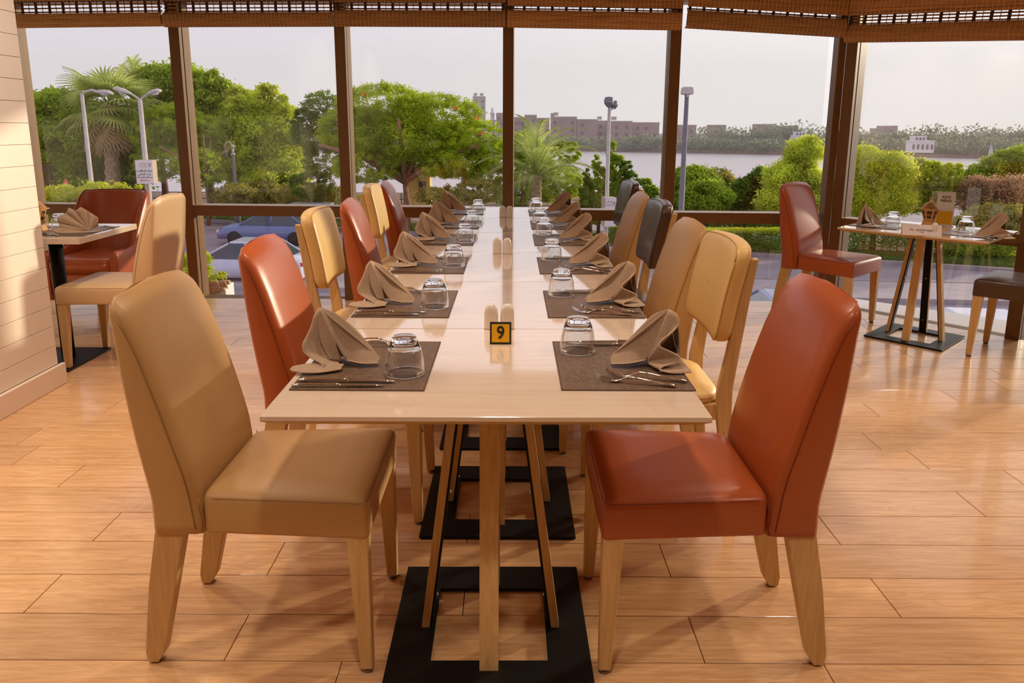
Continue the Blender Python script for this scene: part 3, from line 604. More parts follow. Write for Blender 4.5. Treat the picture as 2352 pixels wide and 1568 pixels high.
# ---- tables
TOP = .75
def table(Wd, Ln, top_mat=None, legtop=.085, legbot=.176, base=.26, hole=.15, bev=True):
    t = empty('dining_table')
    x, y = Wd / 2 - .0006, Ln / 2 - .0012
    if bev:
        mb = MB(); mb.hexa([(-x, -y, TOP - .011), (x, -y, TOP - .011), (x, y, TOP - .011), (-x, y, TOP - .011)], [(-x, -y, TOP), (x, -y, TOP), (x, y, TOP), (-x, y, TOP)]); mb.build('tabletop', M['oak'], t, bevel=.0012)
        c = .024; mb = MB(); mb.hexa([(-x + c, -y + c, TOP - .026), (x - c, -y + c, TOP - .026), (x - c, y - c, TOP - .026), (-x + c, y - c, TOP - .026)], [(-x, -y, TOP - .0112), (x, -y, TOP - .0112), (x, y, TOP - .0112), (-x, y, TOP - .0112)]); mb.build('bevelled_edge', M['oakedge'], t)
        zt = TOP - .026
    else:
        MB().box((0, 0, TOP - .018), (2 * x, 2 * y, .036)).build('tabletop', M['oak'], t, bevel=.0015); zt = TOP - .036
    mb = MB(); b, h = base, hole
    for (x0, x1, y0, y1) in ((-b, b, -b, -h), (-b, b, h, b), (-b, -h, -h, h), (h, b, -h, h)): mb.box(((x0 + x1) / 2, (y0 + y1) / 2, .009), (x1 - x0, y1 - y0, .008))
    for sx in (-1, 1):
        for sy in (-1, 1): mb.box((sx * (b - .03), sy * (b - .03), .0025), (.05, .05, .005))
    mb.build('base_plate', M['black'], t, fixn=True)
    MB().box((0, 0, zt - .004), (.30, .30, .008)).build('top_plate', M['black'], t)
    for k in range(4):
        R = Matrix.Rotation(k * PI / 2, 4, 'Z'); a, c_ = .0235, .011
        def q(r, z, o0, o1): return [R @ Vector(p) for p in ((-a, -(r + o1), z), (a, -(r + o1), z), (a, -(r + o0), z), (-a, -(r + o0), z))]
        lg_ = MB().hexa(q(legbot, .013, -c_, c_), q(legtop, zt - .008, -c_, c_)).build('leg', M['oakleg'], t)
        a = .020
        s2 = MB().hexa(q(legbot - .0145, .013, -.003, .003), q(legtop - .0145, zt - .008, -.003, .003)).build('steel_strip', M['black'], lg_)
        for f in (.12, .55):
            p = R @ Vector((0, -(legbot + (legtop - legbot) * f - .0185), .013 + (zt - .02) * f)); MB().lathe([(0, .004), (.004, .003), (.006, 0), (0, 0)], 8).build('bolt', M['bolt'], lg_).matrix_local = Matrix.Translation(p) @ R @ Matrix.Rotation(-PI / 2, 4, 'X')
    return t
pt = Proto(lambda: table(.950, .691))
TX, TY, TL = -.0443, 1.4557, .6913
ordn = ['nearest', 'second', 'third', 'fourth', 'fifth', 'farthest']
for k in range(6):
    lb = ['near end section of the long pale oak table, with the first black steel base', 'second oak table section, just behind the yellow number card', 'third oak table section along the row, behind the first salt and pepper pair',
          'fourth oak table section, in front of the middle salt and pepper pair seen beyond it', 'fifth oak table section, second from the window', 'sixth oak table section, touching the window transom'][k]
    place(pt.get(), (TX - .010 * (k == 0), TY + TL * (k + .5), 0), math.radians(.4 if k == 0 else 0), lb, 'table', 'oak table sections pushed into one long table')
RT_C, RT_A = Vector((2.655, 4.700)), math.radians(-46)
tr = table(.86, .68, base=.235, hole=.135, legtop=.075, legbot=.165); place(tr, (RT_C.x, RT_C.y, 0), RT_A, 'small pale oak table with splayed slat legs in the right window corner', 'table'); tr.scale = (1, 1, .957)
RTZ = TOP * .957
# left table on a round black column
tl = empty('pedestal_table', (-2.665, 4.215, 0), 0, 'pale oak square table on a black column, beside the white boarded wall', 'table')
MB().box((0, 0, TOP - .016), (.70, .62, .032)).build('tabletop', M['oak'], tl, bevel=.0015)
MB().lathe([(.036, .010), (.036, TOP - .033)], 28, (.06, -.05, 0), cap=True).build('column', M['black'], tl)
MB().box((0, -.085, .006), (.42, .44, .010)).build('base_plate', M['black'], tl, bevel=.001)
MB().box((.06, -.05, TOP - .036), (.24, .24, .006)).build('top_plate', M['black'], tl)

# ---- table settings
def mk_mat():
    o = MB().box((0, 0, .0012), (.31, .392, .0018)).build('placemat', M['mat'])
    return o
def mk_mat2():
    t = MB().box((0, 0, .0012), (.31, .392, .0018)).build('placemat', M['mat'])
    e = MB()
    for sx in (-1, 1): e.box((sx * .1535, 0, .0014), (.004, .392, .0020)); e.box((0, sx * .1945, .0014), (.31, .004, .0020))
    e.build('border', M['matedge'], t); return t
def mk_glass():
    o = [(.0005, .0895), (.020, .0893), (.0255, .0885), (.0282, .086), (.0300, .081), (.0335, .072), (.0385, .058), (.0425, .040), (.0445, .022), (.0452, .010), (.0458, .0045), (.0458, .0020), (.0450, .0004)]
    i = [(.0438, .0004), (.0430, .0025), (.0434, .010), (.0427, .022), (.0406, .040), (.0366, .056), (.0315, .066), (.026, .0705), (.015, .0725), (.0005, .073)]
    o = [(r * 1.06, z * 1.06) for r, z in o]; i = [(r * 1.06, z * 1.06) for r, z in i]
    m = MB().lathe(o + i, 48).mesh('glass_tumbler'); bm = bmesh.new(); bm.from_mesh(m); bmesh.ops.remove_doubles(bm, verts=bm.verts, dist=.0003); bmesh.ops.recalc_face_normals(bm, faces=bm.faces); bm.to_mesh(m); bm.free()
    for p in m.polygons: p.use_smooth = True
    m.materials.append(M['glass']); m.materials.append(M['glasswall'])
    for p in m.polygons: p.material_index = 0 if (p.center.z > .062 or p.center.z < .0068) else 1
    return mk('glass_tumbler', m, None)
def sheet(A, B, nu=14, nv=28):                       # smooth ruled surface between two polylines
    def cr_(P_, t):
        n = len(P_) - 1; x = t * n; i = min(int(x), n - 1); f = x - i
        p = [Vector(P_[max(0, min(n, i + k))]) for k in (-1, 0, 1, 2)]
        return .5 * ((2 * p[1]) + (p[2] - p[0]) * f + (2 * p[0] - 5 * p[1] + 4 * p[2] - p[3]) * f * f + (3 * p[1] - p[0] - 3 * p[2] + p[3]) * f ** 3)
    return [[cr_(A, v / nv).lerp(cr_(B, v / nv), u / nu) for u in range(nu + 1)] for v in range(nv + 1)]
def napkin(parts, hems):
    t = empty('folded_napkin')
    for i, (A, B, th) in enumerate(parts):
        MB().grid(sheet(A, B)).build('linen_fold', M['linen'], t, solid=th)
    for Hm in hems:
        rows = sheet(Hm, Hm, 1, 40); MB().tube([r[0] for r in rows], .0016, 6).build('hem', M['hem'], t)
    return t
def napkin_r():
    E_ = [(.048, .020, .142), (.066, .006, .134), (.070, -.004, .112), (.050, -.014, .092), (.026, -.020, .074), (.022, -.024, .060), (.050, -.032, .048), (.070, -.036, .036), (.060, -.040, .024), (.030, -.044, .016), (.020, -.050, .008), (.050, -.058, .003), (.094, -.058, .006)]
    F_ = [(-.004, .006, .016)] * 4 + [(-.004, .0, .014)] * 4 + [(.0, -.006, .010)] * 5
    flap_a = [(-.088, -.010, .004), (-.098, .006, .016), (-.090, .030, .024)]
    big = ([(-.094, -.004, .006), (-.050, -.008, .010), (-.010, .0, .016), (.030, .0, .060), (.066, .006, .134)], [(-.096, .012, .018), (-.060, .028, .050), (-.020, .038, .090), (.015, .040, .125), (.048, .022, .144)], .004)
    fan = (E_, F_, .0045)
    back = ([(.048, .022, .143), (.060, .04, .10), (.074, .055, .05), (.080, .062, .002)], [(-.096, .016, .020), (-.04, .05, .012), (.0, .06, .006), (.03, .065, .002)], .003)
    side = ([(.066, .006, .134), (.074, .010, .09), (.080, .016, .045), (.078, .02, .002)], [(.050, .022, .143), (.064, .042, .10), (.076, .056, .05), (.082, .062, .002)], .003)
    tail = ([(.094, -.058, .006), (.088, -.03, .012), (.080, .0, .020), (.078, .02, .03)], [(.02, -.052, .004), (.02, -.03, .006), (.02, .0, .008), (.03, .02, .01)], .003)
    return napkin([big, fan, back, side, tail], [E_, [(-.094, -.004, .008), (-.050, -.010, .012), (-.008, -.002, .018)]])
def napkin_l():
    E_ = [(-.050, .020, .142), (-.060, .008, .128), (-.066, -.002, .104), (-.076, -.012, .080), (-.084, -.022, .062), (-.080, -.030, .044), (-.058, -.038, .030), (-.036, -.044, .020), (-.032, -.050, .012), (-.056, -.056, .006), (-.104, -.060, .004)]
    F_ = [(.002, .006, .018)] * 4 + [(.002, .0, .015)] * 3 + [(-.002, -.008, .010), (.004, -.02, .008), (.01, -.028, .004), (.004, -.035, .003)]
    big = ([(.096, -.006, .006), (.060, -.010, .008), (.020, -.004, .014), (-.016, .004, .070), (-.046, .012, .138)], [(.100, .010, .016), (.066, .028, .052), (.030, .038, .088), (-.010, .040, .122), (-.050, .024, .144)], .004)
    back = ([(-.050, .022, .143), (-.058, .04, .10), (-.066, .055, .05), (-.070, .062, .002)], [(.098, .014, .018), (.04, .05, .012), (.0, .06, .006), (-.03, .065, .002)], .003)
    side = ([(-.060, .008, .128), (-.066, .012, .09), (-.070, .016, .045), (-.070, .02, .002)], [(-.050, .022, .143), (-.058, .042, .10), (-.066, .056, .05), (-.072, .062, .002)], .003)
    inner = ([(-.046, .012, .139), (-.030, .004, .110), (-.010, -.004, .070), (.000, -.008, .016)], [(-.056, .010, .126), (-.050, .0, .095), (-.040, -.012, .058), (-.02, -.02, .022)], .003)
    tl_ = ([(-.110, -.056, .006), (-.080, -.070, .004), (-.035, -.068, .003), (.012, -.046, .004)], [(-.106, -.046, .012), (-.062, -.040, .018), (-.020, -.034, .016), (.016, -.026, .012)], .003)
    return napkin([big, (E_, F_, .0045), back, side, inner, tl_], [E_, [(.098, -.004, .008), (.060, -.012, .010), (.018, -.006, .016)]])
def napkin_fan():
    t = empty('folded_napkin'); F = Vector((.055, -.01, .012))
    out = [(-.085, -.035, .030), (-.098, -.02, .055), (-.100, -.03, .082), (-.062, .004, .108), (-.040, -.012, .138), (-.018, .01, .118), (.022, -.006, .140), (.050, .016, .112), (.098, .010, .078), (.090, .02, .030)]
    for k in range(0, len(out) - 1):
        a, b_ = Vector(out[k]), Vector(out[k + 1]); MB().grid([[a.lerp(F, u / 6) for u in range(7)], [a.lerp(b_, .5).lerp(F, u / 6) for u in range(7)], [b_.lerp(F, u / 6) for u in range(7)]]).build('linen_fold', M['linen'], t, solid=.004)
    MB().grid(sheet([(-.085, -.035, .030), (-.112, -.05, .018), (-.10, -.06, .006), (-.03, -.062, .003), (.06, -.04, .003)], [(.055, -.01, .012), (.04, -.01, .012), (.03, -.01, .008), (.05, .0, .006), (.12, .0, .004)])).build('linen_fold', M['linen'], t, solid=.004)
    MB().tube([Vector(p) for p in out], .0016, 6).build('hem', M['hem'], t)
    return t
def blade_shape(t, name, secs, mat):                 # secs: (u, half width, z, half thickness)
    return MB().loft([[Vector((u, -h, z)), Vector((u, 0, z - th)), Vector((u, h, z)), Vector((u, 0, z + th))] for u, h, z, th in secs]).build(name, mat, t)
def mk_knife(sc=1.0):
    t = empty('table_knife')
    blade_shape(t, 'handle', [(-.118, .004, .004, .002), (-.112, .0085, .004, .0032), (-.09, .0078, .005, .0038), (-.05, .0062, .0055, .0038), (-.02, .0058, .006, .0036), (-.012, .0075, .006, .004), (-.006, .0072, .006, .0038), (0, .0055, .006, .003)], M['steel'])
    blade_shape(t, 'blade', [(0, .0052, .006, .0024), (.006, .0095, .0055, .0012), (.05, .0098, .005, .0010), (.09, .0092, .0045, .0009), (.108, .006, .004, .0007), (.116, .0012, .004, .0005)], M['steel'])
    return t
def mk_fork():
    t = empty('table_fork')
    blade_shape(t, 'handle', [(-.100, .004, .0035, .002), (-.095, .0095, .004, .0028), (-.075, .0085, .006, .0026), (-.04, .0052, .011, .0024), (-.01, .0040, .015, .0022), (.015, .0036, .015, .0022), (.030, .0042, .010, .0018)], M['steel'])
    blade_shape(t, 'fork_head', [(.028, .0040, .011, .0014), (.036, .0095, .006, .0012), (.046, .0120, .0035, .0011), (.056, .0122, .0035, .0010)], M['steel'])
    for k in range(4):
        v = -.0102 + .0068 * k
        MB().loft([[Vector((u, v + s * w_, z + q * .0008)) for s, q in ((-1, -1), (1, -1), (1, 1), (-1, 1))] for u, z, w_ in ((.054, .0035, .0021), (.068, .0050, .0018), (.084, .0095, .0014), (.098, .0175, .0007))], smooth=False).build('tine', M['steel'], t)
    return t
pm, pg, pnl, pnr, pk, pf = Proto(mk_mat2), Proto(mk_glass), Proto(napkin_l), Proto(napkin_r), Proto(mk_knife), Proto(mk_fork)
matL = [.1534, .8178, 1.5356, 2.2803, 2.9061, 3.6351]; matR = [.1616, .8236, 1.5408, 2.2883, 2.9005, 3.5756]
ZT = TOP + .0003; ZM = TOP + .0026
where = ['in the nearest place', 'in the second place from camera', 'in the third place from camera', 'in the fourth place from camera', 'in the fifth place from camera', 'in the place nearest the window']
def jit(a): return random.uniform(-a, a)
GL = [(-.270, 1.728), (-.268, 2.409), (-.262, 3.150), (-.258, 3.850), (-.255, 4.475), (-.250, 5.17)]
GR = [(.172, 1.918), (.172, 2.600), (.174, 3.330), (.172, 4.13), (.168, 4.66), (.165, 5.32)]
for k in range(6):
    wl_ = where[k]
    y0 = TY + matL[k]; xc = -.1999 - .155
    place(pm.get(), (xc, y0 + .196, ZT), jit(.004), 'brown woven placemat ' + wl_ + ', left side of table', 'placemat', 'woven placemats on the long table')
    place(pg.get(), (GL[k][0] + .009, GL[k][1], ZM if k != 9 else ZT), jit(1), 'upturned glass tumbler ' + wl_ + ', left side of table', 'glass', 'upturned tumblers on the long table')
    place(pnl.get(), (-.432 + [0, 0, .006, .002, .004, .0][k], y0 + [.170, .168, .175, .18, .19, .19][k], ZM + .002), math.radians([0, -3, 2, 4, -4, 3][k]), 'taupe linen napkin standing ' + wl_ + ', left side', 'napkin', 'folded napkins on the long table')
    place(pk.get(), (-.388, y0 + .052, ZM + .001), math.radians(-1 + jit(1)), 'larger steel knife ' + wl_ + ', left side of table', 'knife', 'knives on the long table')
    c = place(pk.get(), (-.400, y0 + .020, ZM + .001), math.radians(jit(1)), 'smaller steel knife at the mat edge ' + wl_ + ', left side', 'knife', 'knives on the long table'); c.scale = (.92, .8, .9)
    place(pf.get(), (-.372, y0 + .345 + jit(.004), ZM), math.radians(jit(2)), 'steel fork beside the napkin ' + wl_ + ', left side', 'fork', 'forks on the long table')
    c = place(pf.get(), (-.385, y0 + .374, ZM), math.radians(jit(2)), 'steel fork at the mat edge ' + wl_ + ', left side', 'fork', 'forks on the long table'); c.scale = (.93, .9, .95)
    y0 = TY + matR[k]; xc = .1155 + .155
    place(pm.get(), (xc, y0 + .196, ZT), PI + jit(.004), 'brown woven placemat ' + wl_ + ', right side of table', 'placemat', 'woven placemats on the long table')
    place(pg.get(), (GR[k][0] + .006, GR[k][1], ZM), jit(1), 'upturned glass tumbler ' + wl_ + ', right side of table', 'glass', 'upturned tumblers on the long table')
    place(pnr.get(), (.345 + [0, .004, .0, .006, 0, -.004][k], y0 + [.165, .18, .18, .18, .19, .20][k], ZM + .002), math.radians([0, 5, -4, 3, -12, 10][k]), 'taupe linen napkin standing ' + wl_ + ', right side', 'napkin', 'folded napkins on the long table')
    place(pf.get(), (.322, y0 + .078, ZM), math.radians(180 - 14 + jit(1.5)), 'steel fork beside the napkin ' + wl_ + ', right side', 'fork', 'forks on the long table')
    c = place(pf.get(), (.290, y0 + .045, ZM), math.radians(180 - 14 + jit(1.5)), 'steel fork at the mat edge ' + wl_ + ', right side', 'fork', 'forks on the long table'); c.scale = (.97, .95, .95)
    place(pk.get(), (.285, y0 + .352, ZM + .001), math.radians(180 + jit(1)), 'larger steel knife ' + wl_ + ', right side of table', 'knife', 'knives on the long table')
    c = place(pk.get(), (.290, y0 + .378, ZM + .001), math.radians(180 + jit(1)), 'smaller steel knife at the mat edge ' + wl_ + ', right side', 'knife', 'knives on the long table'); c.scale = (.92, .8, .9)
def mk_shaker(holes=1):
    t = empty('shaker')
    rg = []
    for z, a, b in ((0, .0195, .0140), (.002, .0212, .0155), (.010, .0214, .0157), (.040, .0208, .0152), (.055, .0198, .0146), (.064, .0175, .0132), (.071, .0135, .0108), (.0755, .008, .007), (.0775, .002, .002)):
        rg.append([Vector((a * math.copysign(abs(math.cos(q)) ** .75, math.cos(q)), b * math.copysign(abs(math.sin(q)) ** .75, math.sin(q)), z)) for q in [2 * PI * i / 24 for i in range(24)]])
    MB().loft(rg).build('body', M['china'], t)
    for i in range(holes):
        a = 2 * PI * i / max(1, holes); MB().lathe([(0, .0006), (.0012, .0004), (.0014, 0)], 6, (.004 * math.cos(a) * (holes > 1), .004 * math.sin(a) * (holes > 1), .0772)).build('pour_hole', M['ink'], t)
    return t
psh = [Proto(lambda: mk_shaker(1)), Proto(lambda: mk_shaker(3))]
for i, (xs, y, nm) in enumerate((((-.062, -.0135), 2.152, 'just behind the yellow number card'), ((-.072, -.0245), 3.495, 'midway along the table'), ((-.066, -.019), 4.955, 'at the window end of the table'))):
    for j, x in enumerate(xs):
        place(psh[j].get(), (x, y, ZT), math.radians(90 * 0 + jit(4)), 'rounded white china shaker, %s one of the pair %s' % (('left', 'right')[j], nm), 'shaker', 'china shakers along the long table')
# number card 9
def number_card(body, W_=.060, H_=.062, parts=True):
    t = empty('number_card'); th = .0012; sp_ = .016; tilt = math.atan2(sp_, H_)
    for s_ in (1, -1):
        R = Matrix.Rotation(-s_ * tilt, 4, 'X'); T_ = Matrix.Translation((0, -s_ * sp_, 0)) @ R
        m = MB().box((0, 0, H_ / 2), (W_, th, H_)).mesh('card_face'); m.transform(T_); mk('card_face', m, M['ink'], t)
        m = MB().box((0, -s_ * (th / 2 + .0003), H_ / 2), (W_ - .0105, .0006, H_ - .0115)).mesh('yellow_field'); m.transform(T_); mk('yellow_field', m, M['sign_y'], t)
    T_ = Matrix.Translation((0, -sp_, 0)) @ Matrix.Rotation(-tilt, 4, 'X')
    txt('numeral', body, .050, M['ink'], t, T_ @ Matrix.Translation((0, -(th / 2 + .0009), H_ / 2)) @ Matrix.Rotation(PI / 2, 4, 'X'), .0003, sx=.9, bold=.0011)
    return t
place(number_card('9'), (-.031, 1.985 + .016, ZT), 0, 'yellow table number card with a black border reading 9', 'sign')

# ---- right-hand small table
RR = Matrix.Rotation(RT_A, 3, 'Z')
def RTp(u, v, z=0): p = RR @ Vector((u, v, 0)); return (RT_C.x + p.x, RT_C.y + p.y, RTZ + .0003 + z)
deg = math.degrees
GS = 'settings on the side tables'
o = pm.get(); place(o, RTp(-.27, 0), RT_A, 'brown woven placemat at the left end of the small right-hand table', 'placemat', GS)
o = pm.get(); place(o, RTp(.27, 0), RT_A, 'brown woven placemat at the right end of the small right-hand table', 'placemat', GS)
_n = atZ(2003, 520, RTZ); place(pnl.get(), (_n.x, _n.y, RTZ + .0045), 0.3, 'taupe napkin standing at the left end of the small right-hand table', 'napkin', GS)
_n = atZ(2280, 548, RTZ); place(pnr.get(), (_n.x, _n.y, RTZ + .0045), 0, 'taupe napkin standing at the right end of the small right-hand table', 'napkin', GS)
_n = atZ(2050, 520, RTZ); place(pg.get(), (_n.x, _n.y, RTZ + .0026), 0, 'upturned tumbler at the left end of the small right-hand table', 'glass', GS)
_n = atZ(2217, 532, RTZ); place(pg.get(), (_n.x, _n.y, RTZ + .0026), 0, 'upturned tumbler in front of the yellow number card, small right-hand table', 'glass', GS)
_n = atZ(2218, 521, RTZ); place(number_card('2', .05, .045), (_n.x + .01, _n.y + .07, RTZ + .0004), .1, 'small yellow number card seen through a tumbler, right-hand table', 'sign')
_n = atZ(2228, 545, RTZ); place(pf.get(), (_n.x, _n.y, RTZ + .003), 2.5, 'steel fork nearer the tumbler on the small right-hand table', 'fork', GS)
_n = atZ(2240, 549, RTZ); place(pf.get(), (_n.x, _n.y - .01, RTZ + .003), 2.62, 'steel fork nearer the table edge on the small right-hand table', 'fork', GS)
_n = atZ(2010, 521, RTZ); place(pk.get(), (_n.x, _n.y - .06, RTZ + .003), -.55, 'steel knife in front of the left napkin on the small right-hand table', 'knife', GS)
# name card
nc = empty('name_card', atZ(2120, 541, RTZ) + Vector((0, .025, .0004)), math.radians(-14), 'folded white name card with small printed lettering, right-hand table', 'card')
for s_ in (1, -1):
    T_ = Matrix.Translation((0, -s_ * .026, 0)) @ Matrix.Rotation(-s_ * math.atan2(.026, .062), 4, 'X')
    m = MB().box((0, 0, .0335), (.215, .0008, .067)).mesh('card_face'); m.transform(T_); mk('card_face', m, M['card'], nc)
T_ = Matrix.Translation((0, -.026, 0)) @ Matrix.Rotation(-math.atan2(.026, .062), 4, 'X')
txt('lettering', 'Mr. abdelmeged', .021, M['ink'], nc, T_ @ Matrix.Translation((0, -.0010, .034)) @ Matrix.Rotation(PI / 2, 4, 'X'), .0001)
txt('lettering', '228', .012, M['ink'], nc, T_ @ Matrix.Translation((0, -.0010, .019)) @ Matrix.Rotation(PI / 2, 4, 'X'), .0001)
# menu stand
ms_p = atZ(2166, 519, RTZ); ms = empty('menu_stand', (ms_p.x, ms_p.y, RTZ + .0004), math.radians(-20), 'upright acrylic menu holder with a kids menu card, right-hand table', 'menu')
MB().box((0, 0, .115), (.105, .003, .22)).build('menu_card', M['card'], ms); MB().box((0, 0, .003), (.11, .06, .006)).build('foot', M['china'], ms)
MB().box((0, -.0022, .055), (.090, .001, .085)).build('picture_panel', M['sign_y'], ms)
MB().box((0, -.0022, .165), (.098, .0008, .10)).build('cream_panel', M['planter'], ms)
txt('lettering', 'KIDS\nMENU', .024, M['seam_cream'] if False else M['darkbrown'], ms, Matrix.Translation((0, -.003, .178)) @ Matrix.Rotation(PI / 2, 4, 'X'), .0003, bold=.0005)
_n = atZ(2158, 545, RTZ); place(psh[0].get(), (_n.x + .01, _n.y + .08, RTZ + .0004), 1.2, 'white china shaker behind the name card on the right-hand table', 'shaker')
# plywood lantern
def lantern():
    t = empty('wooden_lantern'); n = 6
    def hexring(r, z): return [Vector((r * math.cos(2 * PI * i / n + .3), r * math.sin(2 * PI * i / n + .3), z)) for i in range(n)]
    MB().loft([hexring(.052, 0), hexring(.052, .006)], smooth=False).build('foot_plate', M['plywood'], t)
    MB().loft([hexring(.046, .006), hexring(.030, .050)], smooth=False, cap=False).build('base_skirt', M['plywood'], t, solid=.003)
    MB().loft([hexring(.036, .050), hexring(.036, .055)], smooth=False).build('neck_plate', M['plywood'], t)
    for i in range(n):                               # six flared side panels with a round ornament in a dark opening
        a = 2 * PI * (i + .5) / n + .3; z0, z1, r0, r1 = .055, .125, .030 * math.cos(PI / n), .052 * math.cos(PI / n)
        w0, w1 = r0 * math.tan(PI / n), r1 * math.tan(PI / n); Rz = Matrix.Rotation(a, 4, 'Z'); tl_ = math.atan2(r1 - r0, z1 - z0)
        mb = MB(); o_, i_ = .0, .006
        def q(s, f, off): # s lateral -1..1, f height 0..1
            return Rz @ Vector((r0 + (r1 - r0) * f + off, s * (w0 + (w1 - w0) * f), z0 + (z1 - z0) * f))
        for (sa, sb, fa, fb) in ((-1, 1, 0, .18), (-1, 1, .86, 1), (-1, -.62, .18, .86), (.62, 1, .18, .86)):
            mb.add([q(sa, fa, 0), q(sb, fa, 0), q(sb, fb, 0), q(sa, fb, 0), q(sa, fa, -.002), q(sb, fa, -.002), q(sb, fb, -.002), q(sa, fb, -.002)], [(0, 1, 2, 3), (7, 6, 5, 4), (0, 4, 5, 1), (1, 5, 6, 2), (2, 6, 7, 3), (3, 7, 4, 0)])
        pn = mb.build('side_panel', M['plywood'], t)
        MB().add([q(-.62, .18, -.003), q(.62, .18, -.003), q(.62, .86, -.003), q(-.62, .86, -.003)], [(0, 1, 2, 3)]).build('dark_backing', M['darkbrown'], pn)  # dark brown sheet closing the panel opening
        tor = MB(); cpt = q(0, .52, -.0005); ex = (q(1, .52, 0) - q(-1, .52, 0)).normalized(); ez = (q(0, .8, 0) - q(0, .2, 0)).normalized(); rad = w0 * .62
        tor.tube([cpt + ex * rad * math.cos(2 * PI * k / 14) + ez * rad * math.sin(2 * PI * k / 14) for k in range(15)], .0012, 5)
        for k in range(5): tor.tube([cpt, cpt + ex * rad * math.cos(2 * PI * k / 5 + .3) + ez * rad * math.sin(2 * PI * k / 5 + .3)], .0011, 4)
        tor.build('rosette', M['plywood'], pn)
    MB().loft([hexring(.064, .125), hexring(.064, .130)], smooth=False).build('brim', M['plywood'], t)
    for k, r in enumerate((.052, .046, .040, .033, .025)):
        MB().loft([hexring(r, .133 + .008 * k), hexring(r, .137 + .008 * k)], smooth=False).build('roof_tier', M['plywood'], t)
        MB().loft([hexring(r * .6, .130 + .008 * k), hexring(r * .6, .1335 + .008 * k)], smooth=False).build('roof_spacer', M['darkbrown'], t)
    MB().lathe([(.012, .169), (.011, .178), (.004, .184)], 6).build('cap', M['plywood'], t)
    MB().tube([(.009 * math.cos(2 * PI * k / 16), 0, .191 + .009 * math.sin(2 * PI * k / 16)) for k in range(17)], .0025, 6).build('hanging_ring', M['plywood'], t)
    return t
pl_ = Proto(lantern)
_n = atZ(2143, 528, RTZ); place(pl_.get(), (_n.x, _n.y + .06, RTZ + .0004), .2, 'laser-cut plywood lantern behind the name card on the right-hand table', 'lantern', 'plywood table lanterns')
# ---- left small table
LX = lambda px, py: atZ(px, py, TOP)
o = pm.get(); place(o, (-2.50, 4.19, ZT), PI / 2 * 0, 'grey-brown placemat at the right end of the table by the white wall', 'placemat', GS)
o = pm.get(); place(o, (-2.86, 4.19, ZT), 0, 'placemat behind the lantern, mostly hidden by the white wall', 'placemat', GS)
place(napkin_fan(), (-2.43, 4.12, ZM + .002), math.radians(8), 'taupe napkin fanned open on the table by the white wall', 'napkin', GS)
place(pg.get(), (-2.60, 4.22, ZM), 0, 'upturned tumbler on the table by the white wall', 'glass', GS)
place(pf.get(), (-2.555, 4.035, ZM), math.radians(150), 'steel fork in front of the tumbler on the table by the white wall', 'fork', GS)
place(pf.get(), (-2.60, 4.045, ZM), math.radians(152), 'steel fork nearest the lantern on the table by the white wall', 'fork', GS)
place(pk.get(), (-2.43, 4.37, ZM), math.radians(150), 'steel knife behind the napkin on the table by the white wall', 'knife', GS)
_n = atZ(118, 525, TOP); place(pl_.get(), (-2.690, 4.165, ZM), .1, 'laser-cut plywood lantern peeping out behind the white wall', 'lantern', 'plywood table lanterns')
# ================================================================ OUTDOORS (street one storey below, promenade, river, far bank)
G = -3.85; WZ = -7.0
def poly_obj(name, pts, z0, z1, mat, label=None, cat=None, kind='structure'):
    o = MB().prism([(p[0], p[1]) for p in pts], z0, z1).build(name, mat, fixn=True); return tag(o, label, cat, kind=kind)
# lines of the street: far kerb and near kerb (slightly oblique)
fk = lambda x: 33.85 - .385 * max(-20, min(20, x)) - .067 * (x - max(-20, min(20, x))); nk = lambda x: 25.3 - .067 * x
XS = (-90, -20, 20, 90)
def strip(name, f, a, b, z0, z1, mat): return poly_obj(name, [(x, f(x) + a) for x in XS] + [(x, f(x) + b) for x in reversed(XS)], z0, z1, mat)
poly_obj('ground', [(-120, 6.5), (120, 6.5), (120, 60), (-120, 60)], G - .6, G - .16, M['soil'])
poly_obj('street', [(x, nk(x)) for x in XS] + [(x, fk(x)) for x in reversed(XS)], G - .3, G, M['asphalt'])
strip('pavement', nk, -2.6, 0, G - .3, G + .14, M['pavement'])
poly_obj('service_road', [(-90, 7), (90, 7), (90, nk(90) - 2.6), (-90, nk(-90) - 2.6)], G - .3, G, M['asphalt'])
strip('kerb', nk, 0, .3, G - .3, G + .16, M['kerb'])
strip('kerb', fk, 0, .3, G - .3, G + .16, M['kerb'])
strip('verge', fk, .3, 4.6, G - .3, G + .13, M['soil'])
poly_obj('promenade', [(x, fk(x) + 4.6) for x in XS] + [(90, 47.5), (-90, 47.5)], G - .3, G + .12, M['pavement'])
def rnd(n): return RNG.random(n)
def quads(name, C_, A_, B_, mat, parent=None, kind='stuff'):      # leaf blades: diamonds with a slight fold
    n = len(C_); V = np.empty((n, 4, 3)); V[:, 0] = C_ - A_; V[:, 1] = C_ + B_ - .15 * A_; V[:, 2] = C_ + A_; V[:, 3] = C_ - B_ - .15 * A_
    m = bpy.data.meshes.new(name); m.vertices.add(4 * n); m.vertices.foreach_set('co', V.reshape(-1).astype(np.float32))
    m.loops.add(4 * n); m.polygons.add(n); m.loops.foreach_set('vertex_index', np.arange(4 * n, dtype=np.int32)); m.polygons.foreach_set('loop_start', np.arange(0, 4 * n, 4, dtype=np.int32)); m.polygons.foreach_set('loop_total', np.full(n, 4, np.int32)); m.update()
    o = mk(name, m, mat, parent); tag(o, kind=kind); return o
def unit(n):
    v = RNG.normal(size=(n, 3)); return v / np.linalg.norm(v, axis=1)[:, None]
